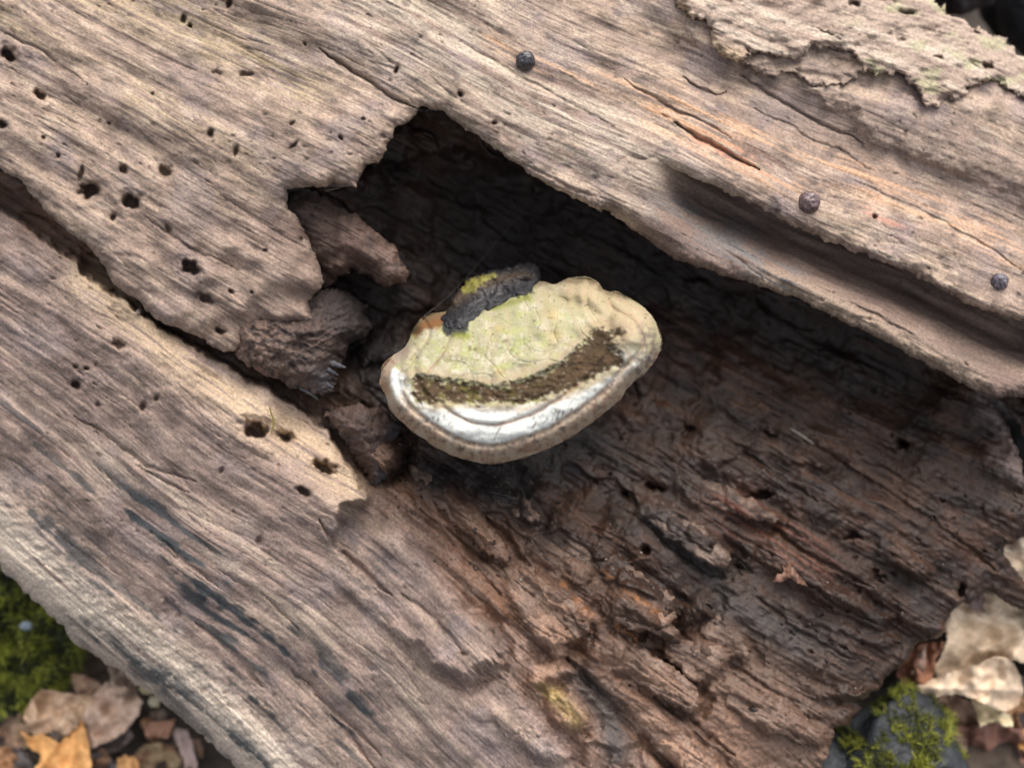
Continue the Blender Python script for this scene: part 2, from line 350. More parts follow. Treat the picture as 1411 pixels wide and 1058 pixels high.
def wood_grain_tone(X, Y, s, t, seed=0):
    n1 = perlin(s / 260, t / 12, 100 + seed); n2 = perlin(s / 90, t / 5, 101 + seed); n3 = fbm(X / 70, Y / 70, 102 + seed, 3)
    n4 = perlin(s / 120, t / 30, 105 + seed)
    return n1, n2, n3, n4

def sheet_col(X, Y):
    s, t = grain(X, Y); n1, n2, n3, n4 = wood_grain_tone(X, Y, s, t)
    c = np.zeros(X.shape + (3,), F) + np.array((.285, .228, .185), F)
    c = mixc(c, (.40, .325, .245), sm(-.15, .7, n1 + .5 * n4) * .8)
    c = mixc(c, (.15, .11, .093), sm(.0, .8, -n1 + .4 * n2 + .45 * n3) * .55)
    mo = fbm(s / 30, t / 17, 109, 4); c = c * (1 + .42 * np.clip(mo, -.8, .8))[..., None]
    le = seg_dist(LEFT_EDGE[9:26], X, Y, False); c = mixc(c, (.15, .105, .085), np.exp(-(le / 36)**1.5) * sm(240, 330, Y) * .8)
    c = mixc(c, (.27, .235, .235), sm(0, .7, n3) * .5)                       # lilac grey weathering
    c = mixc(c, (.47, .42, .33), sm(.25, .8, n2 + .4 * n4) * .5)
    pale = spot(X, Y, [(520,0),(640,70),(760,150),(900,215)], 70); c = mixc(c, (.47, .425, .345), pale * sm(-.6, .3, n1 + n2) * .85)
    yel = spot(X, Y, [(120,-20),(230,20),(330,70),(420,125)], 34) + .7 * spot(X, Y, [(0,20),(60,50)], 24) + .5 * spot(X, Y, [(180,130),(330,215)], 34)
    c = mixc(c, (.46, .39, .24), yel * sm(-.35, .4, n2 + .6 * n1) * .65)
    org = spot(X, Y, [(680,55),(740,90),(860,125)], 15) + spot(X, Y, [(900,130),(960,155),(1060,205),(1180,240),(1300,300),(1411,350),(1600,430)], 26) + .8 * spot(X, Y, [(900,165),(1000,210),(1090,250)], 20)
    c = mixc(c, (.56, .36, .22), org * sm(-.2, .5, n2 + .5 * n1 + .3 * n4) * .8)
    c = mixc(c, (.52, .27, .2), (spot(X, Y, [(960,195),(1060,232)], 14) + spot(X, Y, [(1200,290),(1240,315)], 12)) * sm(-.2, .3, n2) * .6)
    c = mixc(c, (.10, .085, .08), sm(.35, .8, fbm(s / 34, t / 14, 107, 3)) * .6)
    c = mixc(c, (.50, .44, .35), sm(.35, .8, fbm(s / 40, t / 12, 108, 3)) * .5)
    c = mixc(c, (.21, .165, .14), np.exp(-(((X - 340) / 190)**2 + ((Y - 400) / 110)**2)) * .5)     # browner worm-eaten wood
    c = mixc(c, (.20, .165, .15), np.exp(-(seg_dist([(1090,150),(1240,200),(1411,280)], X, Y, False) / 40)**2) * .45)
    return c

def flake_col(X, Y):
    s, t = grain(X, Y); n1, n2, n3, n4 = wood_grain_tone(X, Y, s, t, 3)
    c = np.zeros(X.shape + (3,), F) + np.array((.36, .30, .245), F)
    c = mixc(c, (.5, .45, .37), sm(-.1, .6, n1 + .4 * n3) * .7)
    c = mixc(c, (.22, .17, .14), sm(.15, .8, -n1 + n2) * .6)
    c = mixc(c, (.33, .36, .20), sm(.15, .7, fbm(X / 38, Y / 26, 110, 3)) * .55 * sm(1120, 1230, X))   # green film of algae
    c = mixc(c, (.44, .35, .2), (spot(X, Y, [(930,10),(985,70),(1020,82)], 12)) * .6)
    return c

def ledge_col(X, Y):
    s, t = grain(X, Y); n1, n2, n3, n4 = wood_grain_tone(X, Y, s, t, 6)
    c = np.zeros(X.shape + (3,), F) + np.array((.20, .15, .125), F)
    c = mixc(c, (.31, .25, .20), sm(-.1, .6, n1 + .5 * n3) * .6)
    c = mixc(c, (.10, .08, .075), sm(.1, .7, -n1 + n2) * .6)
    lip = np.exp(-(seg_dist([(1050,385),(1135,415),(1237,468),(1339,525)], X, Y, False) / 20)**2)
    c = mixc(c, (.36, .30, .22), lip * .6)
    grey = spot(X, Y, [(860,262),(940,295),(1020,340),(1080,385)], 26)
    c = mixc(c, (.15, .16, .165), grey * sm(-.3, .4, n2 + n3) * .8)
    j = sm(960, 850, X + .4 * (Y - 260))[..., None]
    return c * (1 - j) + sheet_col(X, Y) * j

def heart_col(X, Y):
    s, t = grain(X, Y); n1, n2, n3, n4 = wood_grain_tone(X, Y, s, t, 9)
    inner = interior_mask(X, Y)
    c = np.zeros(X.shape + (3,), F) + np.array((.27, .215, .185), F)
    c = mixc(c, (.38, .315, .255), sm(-.1, .7, n1 + .5 * n4) * .65)
    c = mixc(c, (.165, .13, .115), sm(.1, .8, -n1 + .5 * n2 + .3 * n3) * .65)
    mo = fbm(s / 34, t / 17, 109, 4); c = c * (.93 + .36 * np.clip(mo, -.8, .8))[..., None]
    c = mixc(c, (.30, .265, .265), sm(0, .7, n3) * .4)
    cream = spot(X, Y, [(120,384),(190,440),(262,505),(330,556),(420,612),(485,664)], 30)
    c = mixc(c, (.50, .41, .285), cream * sm(-.8, .0, n2 + .5 * n1) * .95)
    tan = spot(X, Y, [(150,640),(300,745),(420,850),(560,960)], 42); c = mixc(c, (.44, .385, .31), tan * sm(-.4, .5, n1 + n4) * .65)
    low = seg_dist([(-OUT,360),(0,782),(108,888),(200,950),(330,1060),(520,1240)], X, Y, False)
    pale = np.exp(-((low - 40) / 36)**2); c = mixc(c, (.60, .555, .46), pale * sm(-.7, .05, n1 + .5 * n2 + .2) * .95)
    rimc = np.exp(-(low / 14)**2); c = mixc(c, (.46, .42, .36), rimc * .6)
    # blue-black fungal staining in streaks and crusts
    st = sm(.12, .5, perlin(s / 190, t / 14, 120) + .4 * perlin(s / 60, t / 8, 121) + .3 * fbm(X / 22, Y / 22, 122, 2))
    zone = np.exp(-((low - 84) / 26)**2) * .8 + .75 * spot(X, Y, [(0,480),(60,640),(210,730),(320,860),(480,1000)], 46) + .5 * spot(X, Y, [(200,690),(300,790),(430,900),(560,1040)], 60)
    c = mixc(c, (.05, .058, .063), zone * st * 1.0)
    crust = sm(-.1, .25, perlin(s / 200, t / 22, 123) + .45 * fbm(s / 50, t / 18, 125, 3) + .15) * np.exp(-((low - 24 - 9 * perlin(s / 40, t / 20, 127)) / 22)**2) * sm(60, 140, X); c = mixc(c, (.05, .058, .063), crust * .95)
    c = mixc(c, (.60, .56, .46), sm(.35, .65, fbm(X / 15, Y / 12, 124, 3)) * np.exp(-((low - 56) / 34)**2) * .6 * sm(60, 200, X))
    grey = spot(X, Y, [(475,735),(560,800),(620,850)], 26); c = mixc(c, (.13, .115, .115), grey * sm(-.4, .3, n2 + n3) * .7)
    # interior: wet rotten brown wood
    d = np.clip(((X - 560) * .62 - (Y - 900) * .78) / 300, 0, 1)      # 0 at the weathered side, 1 in the wet core
    ci = np.zeros(c.shape, F) + np.array((.215, .155, .12), F)
    ci = mixc(ci, (.25, .205, .18), sm(-.1, .5, n3 + .4 * n1) * .8)
    ci = mixc(ci, (.165, .10, .06), sm(.1, .6, n4 + .4 * n2) * .6)
    ci = mixc(ci, (.045, .033, .028), sm(.1, .6, -n1 + .6 * n2 - .3 * n3) * .7)
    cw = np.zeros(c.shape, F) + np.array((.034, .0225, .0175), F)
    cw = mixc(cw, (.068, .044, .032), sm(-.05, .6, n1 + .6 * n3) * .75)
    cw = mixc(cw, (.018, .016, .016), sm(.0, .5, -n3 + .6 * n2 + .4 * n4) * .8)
    pm = np.zeros(X.shape, F)
    for (pl, h, hard, L) in PLATES:
        P = np.asarray(pl); q = (X > P[:, 0].min() - 8) & (X < P[:, 0].max() + 8) & (Y > P[:, 1].min() - 8) & (Y < P[:, 1].max() + 8)
        if q.any(): pm[q] = np.maximum(pm[q], sm(0, 14, sdf(pl, X[q], Y[q])))
    ci = mixc(ci, (.34, .265, .21), pm * .85 * sm(-.7, .2, n3 + .5 * n1) * sm(1080, 900, X))
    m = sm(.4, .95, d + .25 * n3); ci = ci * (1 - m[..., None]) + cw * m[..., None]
    ci = mixc(ci, (.15, .118, .098), spot(X, Y, [(1000,930),(1080,1000),(1110,1080)], 70) * .75)
    # near-black colour round the fungus, in the upper hollow and below the ledge
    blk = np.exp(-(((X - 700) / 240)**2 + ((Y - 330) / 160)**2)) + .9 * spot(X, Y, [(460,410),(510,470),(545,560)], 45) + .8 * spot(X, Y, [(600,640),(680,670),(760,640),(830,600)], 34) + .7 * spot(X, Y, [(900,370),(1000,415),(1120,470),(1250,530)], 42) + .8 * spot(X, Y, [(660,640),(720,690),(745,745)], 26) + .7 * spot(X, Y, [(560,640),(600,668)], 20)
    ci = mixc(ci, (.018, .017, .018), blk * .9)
    ci = mixc(ci, (.05, .04, .036), .75 * spot(X, Y, [(930,700),(1010,790),(1080,870),(1150,920)], 50) * sm(-.5, .3, n3))
    blue = spot(X, Y, [(800,935),(840,985),(850,1040)], 26) + .6 * spot(X, Y, [(900,720),(980,790)], 24) + .6 * spot(X, Y, [(1000,830),(1100,880)], 22)
    ci = mixc(ci, (.04, .05, .058), blue * .85)
    ci = mixc(ci, (.30, .26, .12), spot(X, Y, [(765,955),(795,995)], 11) * .8 + spot(X, Y, [(745,945),(760,960)], 8) * .5)
    ci = mixc(ci, (.30, .16, .07), (spot(X, Y, [(828,786),(880,826),(930,862)], 4.5) + spot(X, Y, [(776,804),(800,830),(818,852)], 5) + spot(X, Y, [(850,862),(875,880)], 5)) * .6 * sm(-.3, .4, fbm(X / 12, Y / 12, 126, 2)))
    ci = mixc(ci, (.17, .075, .055), spot(X, Y, [(1000,700),(1060,730),(1120,770)], 30) * sm(0, .4, n2) * .6)
    gry = spot(X, Y, [(1362,552),(1390,590),(1420,640)], 17) + .7 * spot(X, Y, [(1370,625),(1411,655)], 10)
    ci = mixc(ci, (.26, .245, .25), gry * sm(-.7, .1, n2 + .5 * fbm(X / 8, Y / 8, 125, 2)) * .9)
    ci = ci * np.array((1.13, 1.0, .90), F)
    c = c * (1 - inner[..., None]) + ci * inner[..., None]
    return c

def heart_wet(X, Y):
    return interior_mask(X, Y) * (0.55 + .45 * sm(-.2, .4, fbm(X / 50, Y / 50, 130, 2)))

# ------------------------------------------------------------------ mesh building
def axis(a, b, step, lo, hi):
    core = list(np.arange(a, b + step * .5, step)); st = step; left = []; x = a
    while x > lo: st *= 1.13; x -= min(st, 22); left.append(x)
    right = []; st = step; x = core[-1]
    while x < hi: st *= 1.13; x += min(st, 22); right.append(x)
    return np.array(left[::-1] + core + right, F)

def unproject(x, y, w_):
    k = (D - w_) / D
    return np.stack([(x - CX) * k, -(y - CY) * k, w_], -1)

def make_mesh(name, V, faces, mat, parent=None, col=None, uv=None, wet=None, smooth=True, world=True):
    me = bpy.data.meshes.new(name)
    V = (to_world(V) if world else np.asarray(V)).astype(F); n = len(V)
    me.vertices.add(n); me.vertices.foreach_set('co', V.ravel())
    faces = np.asarray(faces, np.int32); k = faces.shape[1]; m = len(faces)
    me.loops.add(m * k); me.loops.foreach_set('vertex_index', faces.ravel())
    me.polygons.add(m); me.polygons.foreach_set('loop_start', np.arange(0, m * k, k, dtype=np.int32))
    me.polygons.foreach_set('loop_total', np.full(m, k, np.int32))
    me.polygons.foreach_set('use_smooth', np.full(m, smooth, bool))
    if col is not None:
        a = me.attributes.new('tint', 'FLOAT_COLOR', 'POINT')
        c4 = np.ones((n, 4), F); c4[:, :3] = col; a.data.foreach_set('color', c4.ravel())
    if uv is not None:
        a = me.attributes.new('fibre', 'FLOAT_VECTOR', 'POINT')
        v3 = np.zeros((n, 3), F); v3[:, :2] = uv; a.data.foreach_set('vector', v3.ravel())
    if wet is not None:
        a = me.attributes.new('wet', 'FLOAT', 'POINT'); a.data.foreach_set('value', np.asarray(wet, F))
    me.update(calc_edges=True); me.validate()
    me.materials.append(mat)
    o = bpy.data.objects.new(name, me); COL.objects.link(o)
    if parent is not None: o.parent = parent
    return o

def relief(name, outline, wfun, cfun, mat, parent, box, step, jagp=(4, 16, 50), roll=14, drop=26, thick=45, hide=None, wet=None, wet_c=0.0, lo=-OUT + 20, under=26, hue=(.985, .895, .865)):
    """a plate of wood: front relief inside the outline, rounded rim, undercut back edge"""
    x0, y0, x1, y1 = box
    xs = axis(x0, x1, step, max(lo, -480) if x0 <= 0 else x0, 1411 + 480 if x1 >= 1411 else x1)
    ys = axis(y0, y1, step, -480 if y0 <= 0 else y0, 1058 + 480 if y1 >= 1058 else y1)
    X, Y = np.meshgrid(xs, ys)
    jx, jy = jag(X, Y, jagp[0], jagp[1], jagp[2]); jx, jy = jag(jx, jy, jagp[0] * .4, jagp[1] * .35, jagp[2] + 3)
    d = sdf(outline, jx, jy)
    ins = d > 0
    if hide is not None: ins &= ~hide(X, Y)
    cell = ins[:-1, :-1] | ins[1:, :-1] | ins[:-1, 1:] | ins[1:, 1:]
    gy, gx = np.gradient(d, ys, xs); gl = np.sqrt(gx * gx + gy * gy) + 1e-5; gx /= gl; gy /= gl
    mv = np.clip(np.where(d < 0, -d, 0), 0, step * 1.6)
    X2 = X + gx * mv; Y2 = Y + gy * mv
    used = np.zeros(X.shape, bool)
    used[:-1, :-1] |= cell; used[1:, :-1] |= cell; used[:-1, 1:] |= cell; used[1:, 1:] |= cell
    idx = np.full(X.shape, -1, np.int32); nv = int(used.sum()); idx[used] = np.arange(nv)
    xv, yv, dv = X2[used].astype(F), Y2[used].astype(F), np.maximum(d[used], 0)
    wv = wfun(xv, yv)
    rr = roll * (1 + .5 * perlin(xv / 30, yv / 30, jagp[2] + 5))
    q = np.clip(1 - dv / rr, 0, 1); wv = wv - drop * (1 - np.sqrt(np.maximum(1 - q * q, 0)))
    f = np.stack([idx[:-1, :-1], idx[1:, :-1], idx[1:, 1:], idx[:-1, 1:]], -1)[cell]
    V = unproject(xv, yv, wv); cv = cfun(xv, yv) * np.array(hue, F); s, t = grain(xv, yv); uv = np.stack([s, t], -1)
    wt = wet(xv, yv) if wet is not None else np.full(nv, wet_c, F)
    # rim: boundary edges swept back and inwards
    e = np.concatenate([f[:, [0, 1]], f[:, [1, 2]], f[:, [2, 3]], f[:, [3, 0]]])
    key = np.minimum(e[:, 0], e[:, 1]).astype(np.int64) * nv + np.maximum(e[:, 0], e[:, 1])
    u, inv, cnt = np.unique(key, return_inverse=True, return_counts=True)
    be = e[cnt[inv] == 1]
    bv = np.unique(be); loc = np.full(nv, -1, np.int32); loc[bv] = np.arange(len(bv))
    gxv, gyv = gx[used][bv], gy[used][bv]; V0 = [V]; C0 = [cv]; U0 = [uv]; W0 = [wt]; F0 = [f]; prev = bv.astype(np.int32); base = nv
    for (inn, dep) in ((0.0, .35), (.12, .75), (.4, 1.0), (1.0, 1.15)):
        jit = 1 + .35 * perlin(xv[bv] / 14, yv[bv] / 14, 150 + int(dep * 10))
        P = unproject(xv[bv] + gxv * inn * under * jit, yv[bv] + gyv * inn * under * jit, wv[bv] - thick * dep * jit)
        cur = base + np.arange(len(bv), dtype=np.int32)
        a, b = loc[be[:, 0]], loc[be[:, 1]]
        F0.append(np.stack([prev[b], prev[a], cur[a], cur[b]], -1))
        V0.append(P); C0.append(cv[bv]); U0.append(uv[bv] + np.array([0, thick * dep])); W0.append(wt[bv]); prev = cur; base += len(bv)
    return make_mesh(name, np.concatenate(V0), np.concatenate(F0), mat, parent, np.concatenate(C0), np.concatenate(U0), np.concatenate(W0))

# ------------------------------------------------------------------ materials
def new_mat(name):
    m = bpy.data.materials.new(name); m.use_nodes = True
    t = m.node_tree; return m, t, t.nodes, t.links, t.nodes['Principled BSDF']

def node(nodes, kind, **kw):
    n = nodes.new(kind)
    for k, v in kw.items():
        if k in n.inputs: n.inputs[k].default_value = v
        else: setattr(n, k, v)
    return n

def wood_material(name, rough_dry=.82, rough_wet=.36, bump=.45):
    m, t, N, L, P = new_mat(name)
    tint = node(N, 'ShaderNodeAttribute', attribute_name='tint'); fib = node(N, 'ShaderNodeAttribute', attribute_name='fibre'); wet = node(N, 'ShaderNodeAttribute', attribute_name='wet')
    def noise(scale, sc, detail=3.0, rough=.6, dist=0.0):
        mp = node(N, 'ShaderNodeMapping'); mp.inputs['Scale'].default_value = scale; L.new(fib.outputs['Vector'], mp.inputs['Vector'])
        n = node(N, 'ShaderNodeTexNoise'); n.inputs['Scale'].default_value = sc; n.inputs['Detail'].default_value = detail; n.inputs['Roughness'].default_value = rough; n.inputs['Distortion'].default_value = dist
        L.new(mp.outputs[0], n.inputs['Vector']); return n.outputs['Fac']
    fine = noise((.022, .42, 1), 1.0, 4, .65, .2)
    hair = noise((.05, 1.1, 1), 1.0, 3, .6)
    speck = noise((.22, .30, 1), 1.0, 4, .7)
    def ramp(src, lo, hi, a, b):
        r = node(N, 'ShaderNodeMapRange'); r.inputs['From Min'].default_value = lo; r.inputs['From Max'].default_value = hi
        r.inputs['To Min'].default_value = a; r.inputs['To Max'].default_value = b; L.new(src, r.inputs['Value']); return r.outputs[0]
    def math_(op, a, b):
        x = node(N, 'ShaderNodeMath', operation=op)
        for i, v in enumerate((a, b)):
            if isinstance(v, (int, float)): x.inputs[i].default_value = v
            else: L.new(v, x.inputs[i])
        return x.outputs[0]
    k = math_('MULTIPLY', math_('MULTIPLY', ramp(fine, .3, .7, .80, 1.18), ramp(hair, .3, .7, .88, 1.12)), ramp(speck, .32, .66, .62, 1.3))
    cmb = node(N, 'ShaderNodeVectorMath', operation='SCALE'); L.new(tint.outputs['Color'], cmb.inputs[0]); L.new(k, cmb.inputs['Scale'])
    L.new(cmb.outputs[0], P.inputs['Base Color'])
    r = node(N, 'ShaderNodeMapRange'); L.new(wet.outputs['Fac'], r.inputs['Value']); r.inputs['To Min'].default_value = rough_dry; r.inputs['To Max'].default_value = rough_wet
    rr = math_('ADD', r.outputs[0], ramp(speck, .3, .7, -.1, .12)); L.new(rr, P.inputs['Roughness'])
    P.inputs['Specular IOR Level'].default_value = .35
    h = math_('ADD', math_('ADD', math_('MULTIPLY', fine, .8), math_('MULTIPLY', hair, .45)), math_('MULTIPLY', speck, .9))
    b = node(N, 'ShaderNodeBump'); b.inputs['Strength'].default_value = bump; b.inputs['Distance'].default_value = .0011; L.new(h, b.inputs['Height']); L.new(b.outputs[0], P.inputs['Normal'])
    return m

M_WOOD = wood_material('weathered_wood')

def tint_material(name, roughness=.6, scale=900, amp=.25, bump=.3, spec=.4, sss=0.0, dist=.0006):
    m, t, N, L, P = new_mat(name)
    tint = node(N, 'ShaderNodeAttribute', attribute_name='tint'); tc = node(N, 'ShaderNodeTexCoord')
    n = node(N, 'ShaderNodeTexNoise'); n.inputs['Scale'].default_value = scale; n.inputs['Detail'].default_value = 5; L.new(tc.outputs['Object'], n.inputs['Vector'])
    r = node(N, 'ShaderNodeMapRange'); r.inputs['From Min'].default_value = .3; r.inputs['From Max'].default_value = .7; r.inputs['To Min'].default_value = 1 - amp; r.inputs['To Max'].default_value = 1 + amp * .8; L.new(n.outputs['Fac'], r.inputs['Value'])
    v = node(N, 'ShaderNodeVectorMath', operation='SCALE'); L.new(tint.outputs['Color'], v.inputs[0]); L.new(r.outputs[0], v.inputs['Scale']); L.new(v.outputs[0], P.inputs['Base Color'])
    P.inputs['Roughness'].default_value = roughness; P.inputs['Specular IOR Level'].default_value = spec
    b = node(N, 'ShaderNodeBump'); b.inputs['Strength'].default_value = bump; b.inputs['Distance'].default_value = dist; L.new(n.outputs['Fac'], b.inputs['Height']); L.new(b.outputs[0], P.inputs['Normal'])
    if sss: P.inputs['Subsurface Weight'].default_value = sss; P.inputs['Subsurface Radius'].default_value = (.002, .0012, .0008)
    return m

M_FUNGUS = tint_material('fungus_skin', 1.0, 1500, .17, .3, .04, dist=.0003)
M_DARKKNOB = tint_material('wet_black_growth', .55, 900, .4, .7, .5, dist=.001)
M_LEAF = tint_material('dead_leaf', .55, 260, .22, .4, .4, dist=.0012)
M_MOSS = tint_material('moss_frond', .6, 300, .2, .1, .3)
M_STONE = tint_material('wet_stone', .6, 160, .45, .8, .5, dist=.003)
M_BALL = tint_material('dark_ball_skin', .3, 700, .5, .6, .5)
M_SOIL = tint_material('forest_soil', .75, 120, .5, 1.0, .3, dist=.006)
M_THREAD = tint_material('thread', .6, 300, .1, .1)

def empty(name, loc, label, cat, group=None):
    o = bpy.data.objects.new(name, None); COL.objects.link(o); o.empty_display_size = .02
    o['label'] = label; o['category'] = cat
    if group: o['group'] = group
    return o
def tag(o, label, cat, group=None):
    o['label'] = label; o['category'] = cat
    if group: o['group'] = group
    return o

# ------------------------------------------------------------------ ground
def ground_plane(X, Y):       # X, Y local layout units around the log: gentle slope
    return -375 + 0.05 * X + 0.62 * (-Y - 400) * -1 * -1 if False else -400 + 0.02 * X - 0.52 * (Y + 450)

def build_ground():
    def ax(n):
        a = [0.0]; st = 26.0
        while a[-1] < 200000: a.append(a[-1] + st); st *= 1.0 if a[-1] < 2200 else 1.5
        a = np.array(a); return np.concatenate([-a[:0:-1], a])
    xs = ax(0); X, Y = np.meshgrid(xs, xs)
    # lay it out in world axes: horizontal with a gentle slope and small bumps
    wx, wy = X * S, Y * S
    p = to_world([[-560, -450, -400]])[0]; p2 = to_world([[640, -450, -330]])[0]
    k = (p2[2] - p[2]) / (p2[0] - p[0])
    near = np.exp(-(np.hypot(wx, wy) / 2.0)**2)
    Z = p[2] + k * (wx - p[0]) * near + .012 * fbm(wx / .09, wy / .09, 200, 3) * near + .004 * fbm(wx / .02, wy / .02, 205, 2) * near - .02
    n = len(xs); V = np.stack([wx, wy, Z], -1).reshape(-1, 3)
    i = np.arange(n * n).reshape(n, n); f = np.stack([i[:-1, :-1], i[:-1, 1:], i[1:, 1:], i[1:, :-1]], -1).reshape(-1, 4)
    c = np.zeros((n * n, 3), F) + np.array((.035, .026, .02), F)
    nn = fbm(V[:, 0] / .05, V[:, 1] / .05, 210, 3); c = mixc(c, (.07, .05, .036), sm(0, .6, nn))
    o = make_mesh('ground', V, f, M_SOIL, None, c, None, None, world=False); o['kind'] = 'structure'
    return p[2], k, p[0]
GZ, GK, GX0 = build_ground()

# ------------------------------------------------------------------ the log
log = empty('fallen_log', (0, 0, 0), 'hollow weathered grey-brown fallen log split open along its grain', 'log')

def under_sheet(X, Y): return (sdf(SHEET, X, Y) > 230) & (Y < 900)
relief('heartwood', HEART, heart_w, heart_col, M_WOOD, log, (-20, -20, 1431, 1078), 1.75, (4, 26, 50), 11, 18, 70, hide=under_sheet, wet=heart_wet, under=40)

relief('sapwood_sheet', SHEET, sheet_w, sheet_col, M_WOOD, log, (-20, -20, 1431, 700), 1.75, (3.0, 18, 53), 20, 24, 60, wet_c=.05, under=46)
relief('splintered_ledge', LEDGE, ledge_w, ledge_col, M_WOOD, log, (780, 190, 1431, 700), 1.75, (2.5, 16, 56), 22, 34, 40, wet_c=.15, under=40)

def flake_w(h, pl, L, seed):
    def fn(X, Y):
        s, t = grain(X, Y)
        return sheet_w(X, Y) * .35 + .65 * (base_sheet(X, Y) + 6 * perlin(s / 120, t / 40, seed)) + h + 5 * perlin(X / 40, Y / 34, seed + 1) + 6 * fbm(X / 26, Y / 16, seed + 2, 2) + rough(X, Y, s, t, .9, 20) + pits(X, Y, FLAKE_HOLES)
    return fn
a = relief('bark_flake', FLAKE_A, flake_w(24, FLAKE_A, 0, 230), flake_col, M_WOOD, log, (900, -20, 1431, 300), 1.75, (5, 13, 240), 10, 14, 22, under=8)
a['label'] = 'thick pale flake with holes and green algae along the upper rim'
a = relief('bark_flake', FLAKE_B, flake_w(9, FLAKE_B, 0, 236), lambda X, Y: mixc(sheet_col(X, Y), (.26, .215, .18), np.full(X.shape, .5)), M_WOOD, log, (990, 10, 1230, 140), 1.75, (5, 11, 246), 8, 9, 16, under=6)
a['label'] = 'ragged brownish flake under the pale rim flake'

# stepped blocks of the broken heartwood, standing proud at their lower right ends
for i_, (pl, h, hard, L) in enumerate(PLATES):
    P_ = np.asarray(pl, float); wid_ = np.ptp(P_[:, 0]) * np.ptp(P_[:, 1])
    if wid_ < 4200 or P_[:, 1].min() < 600 or P_[:, 0].max() > 1150 or P_[:, 0].min() < 540: continue
    pl2 = chaikin(P_, True, 1); sx_ = (P_[:, 0] * .77 + P_[:, 1] * .64).max()
    def block_w(X, Y, h=h, L=L, sx_=sx_, i_=i_):
        s, t = grain(X, Y)
        ramp = np.clip(1.0 - (sx_ - (X * .77 + Y * .64)) / (L * 1.2), 0, 1)
        return heart_core(X, Y) + (3 + 4 * interior_mask(X, Y)) * perlin(s / 120, t / 30, 31) - 12 + (h * 1.45 + 14) * ramp**.7 + 5 * fbm(X / 34, Y / 30, 270 + i_, 3) + 1.3 * rough(X, Y, s, t, 1.0, 12) + 1.5 * fbm(X / 12, Y / 12, 275 + i_, 3)
    def block_c(X, Y): return mixc(heart_col(X, Y), (.25, .19, .15), interior_mask(X, Y) * .55 * sm(-.5, .4, fbm(X / 42, Y / 30, 290, 3)))
    relief('wood_block', pl2, block_w, block_c, M_WOOD, log, (P_[:, 0].min() - 8, P_[:, 1].min() - 8, P_[:, 0].max() + 8, P_[:, 1].max() + 8), 1.75, (4.5, 22, 280 + i_), 13, 15, h + 14, wet=heart_wet, under=18)

# torn lump of wood inside the left of the hollow
LUMP = [(375,255),(430,262),(462,282),(496,300),(520,321),(538,334),(550,350),(561,368),(563,382),(556,392),(540,392),(528,393),(514,383),(500,377),(484,369),(474,381),(466,386),(452,400),(430,405),(405,380),(385,320)]
def lump_w(X, Y):
    s, t = grain(X, Y)
    ax_ = seg_dist([(395,285),(470,318),(560,380)], X, Y, False); a2 = seg_dist([(430,340),(500,360)], X, Y, False)
    d = np.clip((X - 400) / 160, 0, 1)
    return -112 + 6 * d + 48 * np.sqrt(np.clip(1 - (ax_ / 60)**2, 0, 1)) - 9 * np.exp(-(seg_dist([(440,365),(472,352),(520,380)], X, Y, False) / 8)**2) + 7 * fbm(X / 44, Y / 40, 251, 3) + 1.3 * rough(X, Y, s, t, .9, 30) + 2.4 * perlin(s / 80, t / 9, 255)
def lump_col(X, Y):
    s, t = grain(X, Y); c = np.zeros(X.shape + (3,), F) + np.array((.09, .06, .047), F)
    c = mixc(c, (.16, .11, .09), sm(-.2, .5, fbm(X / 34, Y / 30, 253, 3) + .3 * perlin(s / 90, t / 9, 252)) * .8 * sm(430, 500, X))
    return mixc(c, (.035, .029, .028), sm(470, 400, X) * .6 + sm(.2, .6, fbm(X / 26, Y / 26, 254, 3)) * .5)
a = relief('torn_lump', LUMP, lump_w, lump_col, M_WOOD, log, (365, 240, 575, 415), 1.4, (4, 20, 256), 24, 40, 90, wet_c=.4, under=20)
a['label'] = 'brown root-like lump pointing into the hollow'

# crumbly chunk under the left rim, ending in torn fibres
CHUNK = [(318,440),(352,425),(392,420),(430,400),(470,396),(505,420),(512,450),(500,470),(480,478),(474,492),(468,505),(460,515),(466,523),(456,530),(460,538),(448,547),(430,540),(412,536),(396,530),(372,520),(345,505),(318,490),(322,474)]
def chunk_w(X, Y):
    s, t = grain(X, Y); d = sdf(CHUNK, X, Y)
    fib = sm(410, 450, X)
    return -58 + 16 * sm(430, 350, X) + 24 * sm(0, 30, d) - 30 * sm(420, 470, X) - 26 * sm(465, 505, X) - 20 * sm(460, 420, Y) + 10 * fbm(X / 30, Y / 20, 260, 4) * (1 - .5 * fib) + rough(X, Y, s, t, .6, 33) + fib * 2.6 * perlin((X - .6 * Y) / 30, (Y + .5 * X) / 5, 262) + 3 * fbm(X / 9, Y / 9, 261, 2)
def chunk_col(X, Y):
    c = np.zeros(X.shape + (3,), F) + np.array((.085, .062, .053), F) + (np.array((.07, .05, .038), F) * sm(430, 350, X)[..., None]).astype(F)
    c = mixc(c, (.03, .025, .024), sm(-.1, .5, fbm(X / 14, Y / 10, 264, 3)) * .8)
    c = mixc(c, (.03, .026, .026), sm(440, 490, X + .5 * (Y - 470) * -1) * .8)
    return mixc(c, (.085, .09, .10), np.exp(-(((X - 446) / 18)**2 + ((Y - 525) / 20)**2)) * .8)
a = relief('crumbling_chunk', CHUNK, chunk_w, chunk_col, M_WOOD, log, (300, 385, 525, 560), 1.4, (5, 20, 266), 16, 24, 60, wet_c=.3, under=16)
a['label'] = 'dark crumbling piece with torn fibre ends below the left rim'

